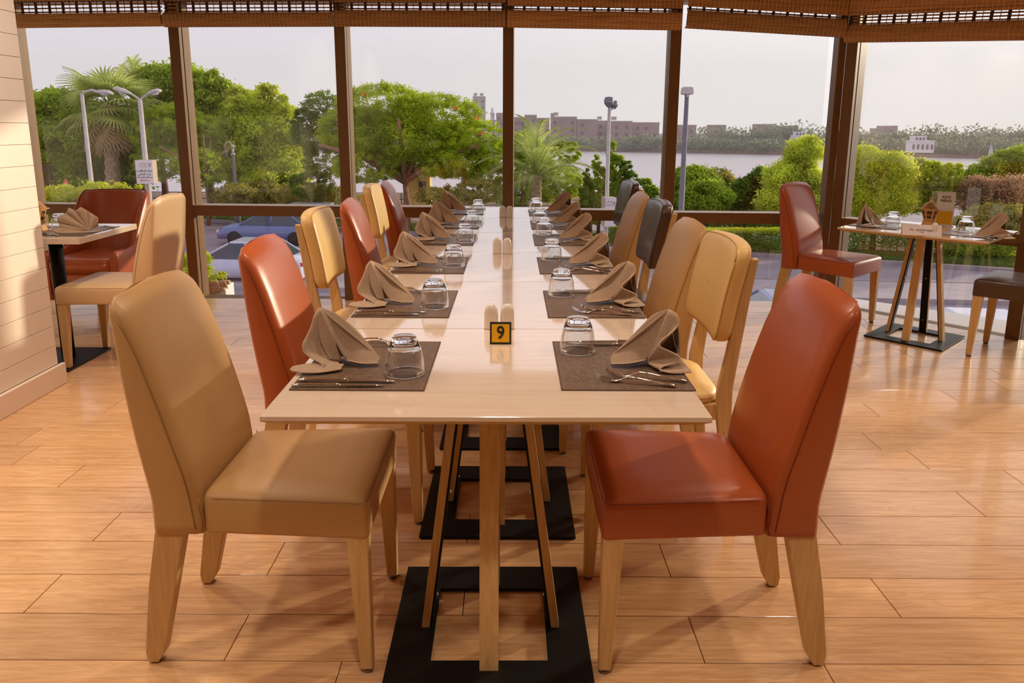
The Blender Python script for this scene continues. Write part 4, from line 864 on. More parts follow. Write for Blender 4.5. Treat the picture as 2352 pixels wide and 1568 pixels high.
def leaves(blobs, n, size, clump=.35, nclump=60, flat=0.0, droop=0.0):
    vol = np.array([b[3] * b[4] * b[5] for b in blobs]) ** .67; pr = vol / vol.sum(); Cs = []
    for b, q in zip(blobs, pr):
        k = max(4, int(n * q)); nc = max(5, int(nclump * q * len(blobs) ** .5)); u = unit(nc); rr_ = .62 + .38 * rnd(nc) ** .5
        cl = np.array(b[:3]) + u * rr_[:, None] * np.array(b[3:6]); idx = RNG.integers(0, nc, k); s = clump * np.mean(b[3:6])
        p = cl[idx] + RNG.normal(size=(k, 3)) * s * np.array([.62, .62, .42]); Cs.append(p)
    C_ = np.concatenate(Cs); k = len(C_); d = unit(k); d[:, 2] = d[:, 2] * (1 - flat) - droop; d /= np.linalg.norm(d, axis=1)[:, None]
    e_ = np.cross(d, unit(k)); e_ /= np.linalg.norm(e_, axis=1)[:, None]
    if flat: e_[:, 2] *= (1 - flat)
    s = size * (.6 + .8 * rnd(k))[:, None]; return C_, d * s * .5, e_ * s * .23
def blob(px, py, rpx, rpy, Y, dep=None):
    p = atY(px, py, Y); k = Y / CF * 1.0; return (p.x, p.y, p.z, rpx * k, (dep or rpx * .7) * k, rpy * k)
def tree(name, label, blobs, n, size, mat, trunk=None, clump=.35, nclump=60, flat=0, droop=0, group='trees and shrubs across the street', cat='tree', bark='bark', extra=None):
    t = empty(name, (0, 0, 0), 0, label, cat, group)
    quads('foliage', *leaves(blobs, int(n * 1.55), size * .80, clump, int(nclump * 1.3), flat, droop), M[mat], t)
    if trunk:
        pts, r0 = trunk; mb = MB()
        for i, (br, rr_) in enumerate(pts): mb.tube(br, [r0 * rr_ * (1 - .55 * k / (len(br) - 1)) for k in range(len(br))], 8)
        mb.build('trunk', M[bark], t)
    if extra: extra(t)
    return t
def straight(px, Y, ztop, lean=.0):
    b = atY(px, 500, Y); return [([(b.x, Y, G), (b.x + lean * .4, Y, G + (ztop - G) * .5), (b.x + lean, Y, ztop)], 1.0)]
DB = lambda *a: blob(*a)
tree('broadleaf_tree', 'dark leafy tree at far left behind the street lamp, left of the fan palm', [DB(95, 270, 60, 55, 43), DB(140, 300, 70, 85, 42), DB(110, 385, 85, 65, 43), DB(30, 330, 80, 110, 43)], 30000, .30, 'leaf_mid', (straight(120, 42, 0), .25), nclump=140, clump=.28)
tree('broadleaf_tree', 'dark green tree directly behind the fan palm trunk', [DB(200, 330, 70, 100, 46), DB(290, 340, 70, 100, 46), DB(230, 400, 90, 60, 45.5)], 26000, .30, 'leaf_dark', (straight(225, 45.5, 0), .25), nclump=140, clump=.28)
tree('broadleaf_tree', 'tall bright green tree behind the double lamp and first mullion', [DB(345, 215, 45, 60, 45), DB(400, 200, 65, 55, 45), DB(365, 290, 60, 70, 45), DB(425, 280, 60, 80, 45)], 26000, .28, 'leaf_mid', (straight(385, 45, 0), .25), nclump=130, clump=.28)
tree('broadleaf_tree', 'tall dark tree just right of the first mullion', [DB(470, 200, 40, 40, 43), DB(500, 240, 48, 55, 43), DB(480, 320, 65, 70, 43), DB(520, 330, 50, 80, 43)], 24000, .28, 'leaf_mid', (straight(490, 43, 0), .25), nclump=130, clump=.27)
tree('broadleaf_tree', 'rounded yellow-green tree behind the ornate lantern', [DB(556, 245, 38, 45, 42), DB(545, 320, 55, 70, 42), DB(585, 390, 60, 60, 42)], 22000, .26, 'leaf_bright', (straight(560, 42, 0), .22), nclump=110, clump=.28)
tree('broadleaf_tree', 'pointed yellow-green tree left of the second mullion', [DB(617, 240, 36, 40, 42), DB(640, 300, 45, 60, 42), DB(650, 375, 60, 60, 42), DB(620, 420, 60, 40, 41)], 22000, .26, 'leaf_bright', (straight(630, 42, 0), .22), nclump=110, clump=.28)
tree('broadleaf_tree', 'leafy tree beyond the left edge, hidden by the white boarded wall', [DB(-60, 300, 90, 90, 45), DB(-170, 310, 100, 90, 45), DB(-110, 400, 120, 70, 45)], 14000, .34, 'leaf_mid', (straight(-110, 45, 0), .25), nclump=140, clump=.28)
def fork_trunk(px, Y, z1, spread, n=5, r=1.0):
    b = atY(px, 500, Y); base = Vector((b.x, Y, G)); f = Vector((b.x, Y, z1)); out = [([base, base.lerp(f, .5) + Vector((.1, 0, 0)), f], r)]
    for i in range(n):
        a = (i / (n - 1) - .5) * 2; out.append(([f - Vector((0, 0, .2)), f + Vector((a * spread * .5, (i % 3 - 1) * .8, 1.0 + .3 * (1 - abs(a)))), f + Vector((a * spread, (i % 3 - 1) * 1.6, 1.6 + 1.2 * (1 - abs(a))))], r * .55))
    return out
def flowers(pts):
    def f(t):
        mb = MB()
        for px, py, Y in pts:
            p = atY(px, py, Y)
            for k in range(9): mb.lathe([(0, .04), (.04, .015), (.0, -.03)], 5, p + Vector((random.uniform(-.14, .14), random.uniform(-.1, .1), random.uniform(-.07, .07))))
        tag(mb.build('flower_cluster', M['flower'], t), kind='stuff')
    return f
tree('feathery_tree', 'low feathery tree with reddish leaning trunk, right of the first mullion', [DB(350, 300, 60, 45, 40.3), DB(400, 270, 60, 30, 40.3), DB(455, 300, 50, 40, 40.3), DB(380, 370, 70, 40, 40.3), DB(460, 385, 60, 45, 39.0)], 26000, .17, 'leaf_flame', (fork_trunk(478, 39.0, -1.3, 1.5, 5), .14), nclump=220, clump=.16, flat=.5, bark='bark_red')
tree('flame_tree', 'wide umbrella-shaped flame tree with orange flowers, centre of the view', [DB(880, 245, 110, 50, 36.8), DB(1000, 270, 110, 52, 36.8), DB(1090, 320, 75, 45, 35.6), DB(930, 320, 150, 55, 36.8), DB(820, 300, 90, 55, 36.8), DB(1060, 375, 95, 35, 35.6), DB(840, 380, 80, 40, 35.6), DB(960, 375, 110, 28, 37.9), DB(1110, 400, 50, 30, 35.6)], 100000, .17, 'leaf_flame',
     (fork_trunk(932, 36.2, -1.1, 3.7, 7, 1.2), .23), nclump=700, clump=.11, flat=.5, bark='bark_red', extra=flowers([(1045, 249, 34.5), (1095, 270, 34), (1106, 307, 33.5), (838, 218, 34.5)]))
tree('feathery_tree', 'darker feathery branches either side of the second mullion', [DB(745, 250, 50, 40, 38.1), DB(730, 310, 60, 45, 38.1), DB(700, 280, 40, 30, 38.1), DB(740, 370, 45, 40, 38.1), DB(715, 425, 50, 35, 37.0)], 24000, .16, 'leaf_dark', (straight(735, 38.1, -.5), .15), nclump=260, clump=.14, flat=.5)
tree('leafy_shrub', 'green leafy mass right of the centre mullion, in front of the date palm', [DB(1195, 345, 50, 40, 36.6), DB(1215, 390, 60, 45, 36.6), DB(1270, 420, 70, 45, 36.6), DB(1180, 440, 50, 40, 35.4), DB(1300, 350, 35, 25, 39.0)], 26000, .16, 'leaf_flame', (straight(1200, 35.0, -1.5), .14), nclump=260, clump=.14, flat=.4, droop=.1)
tree('leafy_shrub', 'olive hanging foliage left of the centre mullion above the placemats', [DB(1100, 440, 55, 30, 34.5), DB(1040, 455, 60, 25, 34.5), DB(990, 450, 40, 20, 34.5)], 5000, .16, 'leaf_olive', nclump=120, clump=.16, droop=.3)
def conifer(px, top, w_, Y, mat, label, bot=480):
    bl = []
    for i in range(5):
        f = i / 4; bl.append(DB(px + (i % 2 - .5) * w_ * .25, top + 12 + (bot - top) * f, w_ * (.22 + .55 * f), (bot - top) * .18, Y))
    return tree('upright_shrub', label, bl, 12000, .17, mat, (straight(px, Y, -1.5), .10), nclump=90, clump=.25, cat='shrub')
conifer(1350, 390, 34, 34, 'leaf_dark', 'small dark upright shrub left of the twin floodlight post'); conifer(1375, 365, 40, 35, 'leaf_mid', 'narrow upright shrub just left of the twin floodlight post')
conifer(1412, 335, 50, 35, 'leaf_mid', 'tallest pointed shrub just right of the twin floodlight post'); conifer(1445, 375, 60, 35, 'leaf_dark', 'broad pointed shrub behind the dark brown pad-back chairs'); conifer(1490, 410, 50, 35, 'leaf_mid', 'low shrub left of the fourth mullion')
tree('rounded_shrub', 'dense dark green shrub right of the tall dark lamp post', [DB(1590, 420, 55, 35, 34), DB(1560, 440, 40, 40, 34), DB(1620, 450, 60, 35, 33)], 18000, .17, 'leaf_mid', (straight(1590, 34, -2), .1), nclump=130, clump=.25, cat='shrub')
tree('rounded_shrub', 'pale olive shrub between the lamp post and the water', [DB(1645, 415, 38, 28, 36), DB(1665, 425, 26, 22, 36)], 7000, .15, 'leaf_olive', (straight(1650, 36, -2), .1), nclump=80, clump=.25, cat='shrub')
tree('rounded_shrub', 'dark green shrub left of the lime willow', [DB(1720, 445, 45, 35, 34), DB(1690, 460, 40, 30, 34), DB(1755, 420, 40, 35, 34)], 16000, .16, 'leaf_dark', (straight(1720, 34, -2), .1), nclump=130, clump=.25, cat='shrub')
tree('lime_willow', 'yellow-green willow against the right mullion pair', [DB(1850, 350, 40, 35, 31.2), DB(1810, 410, 50, 35, 31.2), DB(1850, 440, 60, 50, 31.2), DB(1790, 460, 45, 35, 31.2)], 30000, .15, 'leaf_bright', (straight(1840, 31.2, -1.5), .15), nclump=260, clump=.32, droop=.5)
tree('lime_tree', 'yellow-green tree just right of the corner mullion', [DB(1985, 375, 45, 35, 31.0), DB(2045, 400, 50, 45, 31.0), DB(1990, 440, 60, 60, 31.0), DB(2060, 460, 40, 30, 31.0)], 30000, .14, 'leaf_lime', (straight(2010, 31.0, -1.5), .15), nclump=260, clump=.33, droop=.3)
tree('sparse_tree', 'sparse green tree behind the menu stand and lantern', [DB(2125, 390, 36, 25, 31.9), DB(2165, 420, 45, 40, 31.9), DB(2110, 440, 45, 45, 31.9), DB(2190, 390, 20, 18, 31.9)], 13000, .16, 'leaf_flame', (fork_trunk(2150, 31.9, -2.4, 1.4, 4), .1), nclump=160, clump=.2)
tree('broadleaf_tree', 'dark green tree at the right edge behind the rusty bush', [DB(2300, 395, 55, 40, 34.9), DB(2345, 380, 50, 40, 34.9), DB(2250, 410, 40, 30, 34.9)], 18000, .17, 'leaf_mid', (straight(2310, 34.9, -2), .15), nclump=130, clump=.24)
tree('rusty_bush', 'rust and olive coloured bush at the right edge', [DB(2250, 450, 45, 40, 31.0), DB(2310, 460, 60, 50, 31.0), DB(2350, 440, 40, 40, 31.0)], 20000, .14, 'leaf_rust', (straight(2290, 31.0, -2), .1), nclump=160, clump=.33, cat='shrub')
tree('olive_bush', 'olive green bush below the rusty one at the right edge', [DB(2290, 500, 60, 35, 29.5), DB(2340, 510, 40, 40, 29.5), DB(2230, 515, 45, 25, 29.5)], 12000, .14, 'leaf_olive', nclump=120, clump=.24, cat='shrub')
tree('undergrowth', 'yellowish undergrowth below the round trees, left of the second mullion', [DB(600, 445, 60, 28, 40.0), DB(690, 450, 50, 30, 38.9), DB(540, 450, 50, 26, 38.9), DB(760, 455, 60, 25, 37.8)], 18000, .16, 'leaf_olive', nclump=200, clump=.22, cat='shrub')
tree('undergrowth', 'dark undergrowth along the promenade behind the hedge on the right', [DB(1640, 500, 110, 25, 34), DB(1480, 500, 90, 22, 34), DB(1760, 505, 80, 25, 33)], 16000, .16, 'leaf_dark', nclump=240, clump=.2, cat='shrub')
tree('undergrowth', 'green undergrowth below the small right-hand table', [DB(2230, 560, 90, 28, 29.6), DB(2330, 570, 60, 30, 29.6)], 12000, .14, 'leaf_mid', nclump=160, clump=.2, cat='shrub')
# fan palm with single fronds
def fan_mesh(dry=False):
    mb = MB(); nb = 20; Lp, Lb = 1.0, 1.15
    mb.tube([(0, 0, 0), (Lp * .5, 0, .06), (Lp, 0, 0)], [.03, .022, .018], 5)
    for i in range(nb):
        a = (i / (nb - 1) - .5) * math.radians(200); d = Vector((math.cos(a), math.sin(a), 0)); s = Vector((-d.y, d.x, 0)); l = Lb * (.75 + .3 * math.cos(a * .7)); b = Vector((Lp, 0, 0)); P_ = []
        for f, wd in ((0, .015), (.45, .055), (.75, .035), (1.0, .004)):
            z = -.10 * f - .45 * max(0, f - .55) ** 1.3 * 2; c = b + d * l * f + Vector((0, 0, z)); P_.append([c - s * wd, c + Vector((0, 0, .02)), c + s * wd])
        mb.grid(P_, smooth=False)
    return mb.mesh('fan_frond')
def date_mesh(L_=3.2, droop=1.4):
    mb = MB(); n = 34; pts = []
    for i in range(n + 1):
        f = i / n; pts.append(Vector((L_ * f * (1 - .18 * f * f), 0, L_ * (.55 * f - droop * .42 * f ** 2.2))))
    mb.tube(pts, [.035 * (1 - .8 * i / n) for i in range(n + 1)], 4)
    for i in range(3, n + 1):
        for s in (-1, 1):
            f = i / n; l = .52 * math.sin(PI * min(1, f * .9 + .12)) + .08; t = (pts[i] - pts[i - 1]).normalized(); d = (t * .75 + Vector((0, s, 0)) * .75 + Vector((0, 0, .12 - .35 * random.random()))).normalized(); e_ = d.cross(Vector((0, 0, 1))).normalized() * .02
            p = pts[i]; q = p + d * l; mb.add([p - e_, p + e_, q], [(0, 1, 2)]); 
    return mb.mesh('date_frond')
def palm(name, label, base, H, mesh_fn, n, mats, r, sc, lo, hi, skirt=0, lean=(0, 0)):
    t = empty(name, base, 0, label, 'palm tree', 'palm trees across the street')
    mb = MB(); pts = [(lean[0] * f, lean[1] * f, H * f) for f in [i / 26 for i in range(27)]]; mb.tube(pts, [r * (1.15 - .25 * i / 26) * (1.12 if i % 2 else .92) for i in range(27)], 10); mb.build('trunk', M['palmbark'], t)
    top = Vector((lean[0], lean[1], H)); base_m = [mesh_fn() for _ in range(2)]; ms = {}
    for i in range(n):
        dry = i >= n - skirt; key = (i % 2, dry)
        if key not in ms: q = base_m[i % 2].copy(); q.materials.append(M['leaf_dry' if dry else mats]); ms[key] = q
        o = bpy.data.objects.new('frond', ms[key]); COL.objects.link(o); o.parent = t; o.location = top - Vector((0, 0, .25 * (i / n)))
        el = hi + (lo - hi) * (i / n) ** .9 + random.uniform(-.12, .12)
        if dry: el = random.uniform(-1.45, -.75)
        o.rotation_euler = (random.uniform(-.4, .4), -el, i * 2.4 + random.uniform(-.2, .2)); s = sc * random.uniform(.85, 1.1); o.scale = (s, s, s)
    return t
b = atY(263, 500, 40.6); c = atY(252, 240, 40.6)
palm('fan_palm', 'fan palm with hanging dry fronds behind the left street lamps', (b.x, 40.6, G), c.z - G, fan_mesh, 46, 'leaf_palm', .36, 1.18, -1.05, 1.2, skirt=11, lean=(c.x - b.x, 0))
b = atY(310, 195, 46)
palm('date_palm', 'date palm crown rising behind the fan palm', (b.x, 46, G), b.z - G, lambda: date_mesh(2.4, 1.2), 24, 'leaf_palm', .22, .85, -.2, 1.3)
b = atY(1232, 402, 33.9)
palm('date_palm', 'date palm with long arching fronds right of the centre mullion', (b.x, 33.9, G), b.z - G, lambda: date_mesh(3.5, 1.8), 36, 'leaf_palm', .25, 1.0, -.35, 1.3)
# trimmed hedges and lawn
def hedge(px0, px1, label, y_top=532, y_bot=578, dpx=0):
    a = atZ(px0, y_bot + dpx, G + .13); b = atZ(px1, y_bot + dpx, G + .13); d = (b - a); ln = d.length; ang = math.atan2(d.y, d.x); t = empty('trimmed_hedge', a, ang, label, 'hedge', 'trimmed hedges along the street verge')
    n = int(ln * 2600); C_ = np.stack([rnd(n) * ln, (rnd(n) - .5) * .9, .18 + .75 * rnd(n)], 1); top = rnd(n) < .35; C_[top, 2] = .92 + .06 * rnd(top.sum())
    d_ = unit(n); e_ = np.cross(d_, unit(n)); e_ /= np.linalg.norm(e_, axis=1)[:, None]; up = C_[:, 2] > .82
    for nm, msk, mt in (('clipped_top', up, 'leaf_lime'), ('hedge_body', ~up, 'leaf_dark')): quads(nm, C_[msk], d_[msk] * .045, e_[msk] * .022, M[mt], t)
    mb = MB()
    for i in range(int(ln / .35)): x = .2 + i * .35; mb.tube([(x, 0, 0), (x + random.uniform(-.1, .1), random.uniform(-.1, .1), .5)], .02, 4)
    tag(mb.build('stems', M['bark'], t), kind='stuff')
    return t
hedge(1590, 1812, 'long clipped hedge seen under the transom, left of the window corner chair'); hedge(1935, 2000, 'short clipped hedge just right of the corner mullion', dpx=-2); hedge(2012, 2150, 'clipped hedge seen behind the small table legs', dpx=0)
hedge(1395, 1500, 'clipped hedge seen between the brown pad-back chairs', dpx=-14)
n = 60000; X_ = (rnd(n) - .35) * 60; Y_ = np.array([fk(q) for q in X_]) + .4 + rnd(n) * 2.4; C_ = np.stack([X_, Y_, np.full(n, G + .19)], 1); d_ = unit(n) * .35; d_[:, 2] = 1; e_ = unit(n); e_[:, 2] = 0
go = quads('lawn', C_, d_ * .09, e_ * .022, M['grass']); tag(go, 'strip of grass between the kerb and the hedges', 'grass')
# bright shrubs on the ledge just outside the left window
def shrub_near(name, label, blobs, n, size=.035):
    t = empty(name, (0, 0, 0), 0, label, 'shrub'); quads('foliage', *leaves(blobs, n, size, .22, 160, 0, 0), M['leaf_lime'], t); return t
shrub_near('potted_shrub', 'bright lime shrub outside the leftmost window behind the tub armchair', [blob(150, 462, 70, 32, 6.6), blob(215, 455, 55, 38, 6.6), blob(275, 470, 55, 45, 6.6), blob(318, 460, 22, 35, 6.6), blob(130, 500, 60, 30, 6.5), blob(120, 650, 60, 60, 6.5)], 16000)
shrub_near('trailing_shrub', 'bright lime shrub climbing out of the white bamboo planter, low left of the window', [blob(462, 600, 22, 30, 6.3), blob(474, 640, 24, 30, 6.3), blob(505, 632, 18, 8, 6.3), blob(490, 675, 18, 20, 6.25), blob(440, 640, 40, 60, 6.35), blob(455, 580, 8, 10, 6.3)], 9000, .022)
pt_ = empty('bamboo_planter', (0, 0, 0), 0, 'white planter box topped with tied bamboo poles, low outside the left window', 'planter')
a = atY(519, 660, 6.25); MB().box((a.x - .22, 6.34, a.z - .14), (.44, .2, .30)).build('box', M['planter'], pt_, bevel=.01)
for k in range(6):
    p0 = atY(470 - k * 2, 652 + k * 7, 6.2); p1 = atY(528 - k * 6, 648 + k * 7, 6.2 + .02 * k); MB().tube([p0, p0.lerp(p1, .5), p1], .020, 8).build('bamboo_pole', M['bamboo_pole'], pt_)
for px in (500, 518): p = atY(px, 648, 6.19); MB().tube([p + Vector((0, -.024, .012)), p + Vector((.012, -.026, -.01)), p + Vector((.02, -.02, -.05))], .007, 6).build('binding', M['cord'], pt_)
# ledge of the building under the left windows
tag(MB().box((-2.0, 6.55, -.40), (9.0, 1.3, .1)).build('trim_4', M['kerb']), kind='structure')
# lamp posts
def lamp_base(name, label, px, Y, pytop, r, mat, group='street lamps'):
    p = atY(px, pytop, Y); t = empty(name, (p.x, Y, G), 0, label, 'street lamp', group); H = p.z - G
    MB().tube([(0, 0, 0), (0, 0, .9), (0, 0, .92), (0, 0, H)], [r * 1.6, r * 1.5, r * 1.1, r * .7], 12).build('pole', M[mat], t); return t, H
def cobra(t, x, y, z, dx, L_=.8, tilt=.15):
    R = Matrix.Rotation(0 if dx > 0 else PI, 4, 'Z') @ Matrix.Rotation(-tilt, 4, 'Y')
    mb = MB(); mb.loft([[Vector((u, w_ * math.cos(a), .5 * w_ * math.sin(a) * (1.3 if math.sin(a) > 0 else .5))) for a in [2 * PI * i / 12 for i in range(12)]] for u, w_ in ((0, .05), (.08, .10), (.3, .17), (L_ * .8, .17), (L_, .08))])
    m = mb.mesh('lamp_head'); m.transform(Matrix.Translation((x, y, z)) @ R); h = mk('lamp_head', m, M['post'], t)
    m = MB().lathe([(.001, -.06), (.10, -.05), (.14, 0)], 12, (L_ * .55, 0, -.03)).mesh('lens'); m.transform(Matrix.Translation((x, y, z)) @ R); mk('lens', m, M['lens'], h)
t, H = lamp_base('street_lamp', 'street lamp with one arm in front of the fan palm, leftmost', 188, 25.6, 215, .08, 'post')
MB().tube([(0, 0, H - .1), (.05, 0, H + .05), (.35, 0, H + .12), (.55, 0, H + .06)], .04, 8).build('arm', M['post'], t); cobra(t, .42, 0, H + .06, 1, .62, -.10)
t, H = lamp_base('street_lamp', 'street lamp with two raised arms above the boxed sign', 321, 25.5, 226, .10, 'post')
for s in (-1, 1): MB().tube([(0, 0, H - .05), (s * .2, 0, H + .1), (s * .34, 0, H + .18)], .035, 8).build('arm', M['post'], t)
cobra(t, .25, 0, H + .13, 1, .50, .25); cobra(t, -.25, 0, H + .13, -1, .62, .30)
def sign_box(label, px0, px1, pt0, pb0, Y, depth_px, lines=True):
    a, b_ = atY(px0, pt0, Y), atY(px1, pt0, Y); c = atY(px0, pb0, Y); W_, H_ = b_.x - a.x, a.z - c.z; t = empty('sign_box', ((a.x + b_.x) / 2, Y - .25, c.z), math.radians(9), label, 'sign', 'boxed signs on lamp posts')
    MB().box((0, .22, H_ / 2), (W_, .40, H_)).build('casing', M['signbox'], t, bevel=.01)
    MB().box((-W_ * .5 - .012, .1, H_ / 2), (.02, .05, H_)).build('side_band', M['post'], t)
    MB().box((0, .0, H_ / 2), (W_ * .99, .03, H_ * .99)).build('face', M['signw'], t)
    MB().box((-W_ * .485, -.012, H_ / 2), (W_ * .03, .012, H_ * .99)).build('edge_strip', M['signred'] if False else M['signbox'], t)
    X9 = Matrix.Rotation(PI / 2, 4, 'X')
    m = MB().box((W_ * .33, -.02, H_ * .80), (W_ * .13, .01, H_ * .16)).build('logo_block', M['signbox'], t); MB().box((W_ * .33, -.026, H_ * .81), (W_ * .05, .006, H_ * .07)).build('logo_mark', M['ink'], t); MB().box((W_ * .33, -.024, H_ * .80), (W_ * .09, .006, H_ * .12)).build('logo_field', M['signw'], t)
    f = lambda z, s, body, mt, x=0: txt('lettering', body, s, M[mt], t, Matrix.Translation((x, -.022, z)) @ X9, .004)
    f(H_ * .86, H_ * .085, '\ufeb4\ufee0\ufe8d \ufeb0\ufedb\ufeae\ufee3'[::1], 'signbox', -W_ * .05); f(H_ * .76, H_ * .085, '\ufeea\ufeb4\ufeb4\ufeb3\ufeab\ufee3', 'signbox', -W_ * .05)
    if lines:
        f(H_ * .56, H_ * .12, '\ufe96\ufe8e\ufed7\ufee0\ufea4\ufedf\ufe8d \ufeb0\ufedb\ufeae\ufee3', 'ink'); f(H_ * .42, H_ * .12, '\ufef2\ufee7\ufe8e\ufea4\ufedf\ufe8d \ufeaa\ufeb3\ufead', 'ink'); f(H_ * .29, H_ * .09, '\ufe94\ufeb4\ufebb\ufeae\ufedf\ufe8d \ufef2\ufed7\ufe8e\ufeb4\ufeb3', 'ink')
        ar = MB().box((W_ * .02, -.022, H_ * .15), (W_ * .42, .01, H_ * .025)); ar.add([(-W_ * .30, -.018, H_ * .15), (-W_ * .18, -.018, H_ * .205), (-W_ * .18, -.018, H_ * .095)], [(0, 2, 1)]); ar.build('red_arrow', M['signred'], t)
    return t
sign_box('white boxed sign with dark script and a red arrow on the left double lamp post', 319, 357, 367, 421, 25.2, 12)
t, H = lamp_base('lantern_post', 'ornate dark lantern post with a curled arm beside the second mullion', 535, 39.3, 350, .11, 'postdark')
MB().tube([(0, 0, H), (-.02, 0, H + .35), (-.14, 0, H + .55), (-.30, 0, H + .52), (-.40, 0, H + .35), (-.40, 0, H + .12)], .03, 8).build('curled_arm', M['post'], t)
MB().lathe([(.0, 0), (.07, .02), (.05, .10), (.11, .12), (.11, .2), (.05, .24), (.08, .42), (.05, .5), (.10, .52), (.10, .62), (.03, .66), (0, .68)], 12, (0, 0, H - .25)).build('finial', M['post'], t)
MB().lathe([(.02, .22), (.13, .10), (.12, .06), (.08, -.22), (.03, -.28), (0, -.30)], 8, (-.40, 0, H - .05)).build('lantern_head', M['postdark'], t)
t, H = lamp_base('floodlight_post', 'pale post with twin floodlight heads against the sky, right of centre', 1400, 24.6, 243, .075, 'post')
for dx, dz, s in ((-.02, .12, 1.0), (.16, .04, .85)):
    h = MB().lathe([(0, .17 * s), (.13 * s, .15 * s), (.17 * s, .04 * s), (.15 * s, -.06 * s), (.07 * s, -.16 * s), (0, -.17 * s)], 6, (dx, dx, H + dz)).build('flood_head', M['postdark'], t); MB().lathe([(0, 0), (.12 * s, 0), (.12 * s, .01)], 10, (dx, dx - .12 * s, H + dz)).build('lens', M['lens'], h)
MB().tube([(-.05, 0, H - .15), (.08, 0, H - .12), (.16, .1, H - .05)], .02, 6).build('bracket', M['post'], t)
sign_box('boxed sign low on the twin floodlight post, behind the window transom', 1387, 1414, 452, 518, 24.3, 10, lines=False)
t, H = lamp_base('floodlight_post', 'tall dark post with a single square floodlight, right of the fourth mullion', 1578, 22, 216, .09, 'postdark')
h = MB().loft([[Vector((x * w_, y * d_, z)) for x, y in ((-1, -1), (1, -1), (1, 1), (-1, 1))] for z, w_, d_ in ((-.02, .10, .08), (.0, .165, .13), (.02, .165, .13), (.17, .15, .12), (.20, .12, .10))], smooth=False).build('flood_head', M['post'], t, bevel=.01); h.location = (0, 0, H)
MB().tube([(0, 0, H - .5), (0, -.02, H - .1), (0, -.1, H + .04)], .035, 8).build('bracket', M['post'], t)
# triangular road sign
p = atY(153, 436, 25.8); t = empty('road_sign', (p.x, 25.8, G), 0, 'red-edged triangular road sign low at the left, above the lime shrub', 'road sign'); z = p.z - G
MB().tube([(0, .03, 0), (0, .03, z + .3)], .035, 8).build('pole', M['post'], t)
for nm, s, y_, mt in (('red_border', .40, 0, 'signred'), ('white_field', .26, -.012, 'signw')): MB().add([(-s, y_, z - s * .6), (s, y_, z - s * .6), (0, y_, z + s), (-s, y_ + .01, z - s * .6), (s, y_ + .01, z - s * .6), (0, y_ + .01, z + s)], [(0, 1, 2), (5, 4, 3), (0, 3, 4, 1), (1, 4, 5, 2), (2, 5, 3, 0)]).build(nm, M[mt], t)
# cars
def car(label, x, y, rz, paint, L_=4.4, W_=1.75, H_=1.42, mats=None):
    t = empty('car', (x, y, G), rz, label, 'car', 'cars on the street'); pr = [(-L_ / 2, .45, .62), (-L_ / 2 + .08, .30, .86), (-L_ * .36, .28, .92), (-L_ * .22, .28, H_ - .02), (L_ * .05, .28, H_), (L_ * .24, .28, .95), (L_ * .42, .28, .84), (L_ / 2 - .04, .32, .66), (L_ / 2, .42, .55)]
    body = [(-L_ / 2, .62, 1), (-L_ / 2 + .04, .90, .97), (-L_ * .36, .95, .96), (L_ * .22, .96, .96), (L_ * .42, .84, .94), (L_ / 2 - .03, .66, .9), (L_ / 2, .5, .85)]
    rings = []
    for u, z, k in body: w_ = W_ / 2 * k; rings.append([Vector((u, -w_ * .94, .28)), Vector((u, -w_, .5)), Vector((u, -w_ * .96, z * .82)), Vector((u, -w_ * .80, z)), Vector((u, w_ * .80, z)), Vector((u, w_ * .96, z * .82)), Vector((u, w_, .5)), Vector((u, w_ * .94, .28))])
    MB().loft(rings).build('body', M[paint], t)
    cab = [(-L_ * .40, .90, .98, .70), (-L_ * .24, .9, H_, .60), (L_ * .04, .9, H_ + .02, .60), (L_ * .24, .9, .96, .72)]
    gl = MB(); z0 = .9
    A_ = [(-L_ * .40, z0), (L_ * .26, z0)]; b4 = [Vector((-L_ * .40, -.74, z0)), Vector((L_ * .26, -.74, z0)), Vector((L_ * .26, .74, z0)), Vector((-L_ * .40, .74, z0))]; t4 = [Vector((-L_ * .24, -.60, H_ - .03)), Vector((L_ * .06, -.60, H_ - .03)), Vector((L_ * .06, .60, H_ - .03)), Vector((-L_ * .24, .60, H_ - .03))]
    MB().hexa(b4, t4).build('windows', M['carglass'], t); MB().hexa([v + Vector((0, 0, 0)) for v in t4], [Vector((v.x * .9, v.y * .9, H_ + .03)) for v in t4]).build('roof', M[paint], t, bevel=.02)
    pil = MB()
    for i in range(4): pil.tube([b4[i], t4[i]], .035, 5)
    for s in (-1, 1): pil.tube([(-L_ * .06, s * .745, z0), (-L_ * .07, s * .61, H_ - .02)], .035, 5)
    pil.build('pillars', M[paint], t)
    for u in (-L_ * .31, L_ * .31):
        for s in (-1, 1):
            m = MB().lathe([(0, -.1), (.30, -.1), (.32, -.07), (.32, .07), (.30, .1), (0, .1)], 20).mesh('wheel'); m.transform(Matrix.Translation((u, s * (W_ / 2 - .1), .32)) @ Matrix.Rotation(PI / 2, 4, 'X')); wh = mk('wheel', m, M['tyre'], t)
            m = MB().lathe([(0, .105), (.19, .103), (.2, .09)], 12).mesh('hub_cap'); m.transform(Matrix.Translation((u, s * (W_ / 2 - .1), .32)) @ Matrix.Rotation(PI / 2 * s, 4, 'X')); mk('hub_cap', m, M['bolt'], wh)
    for s in (-1, 1): MB().box((-L_ / 2 + .02, s * .62, .74), (.06, .28, .13)).build('tail_lamp', M['lampred'], t); MB().box((L_ / 2 - .06, s * .6, .62), (.12, .3, .12)).build('head_lamp', M['lens'], t)
    return t
p = atZ(625, 558, G); car('blue car passing on the far lane, seen between the tan and russet chairs', p.x, p.y, math.radians(176), 'carblue')
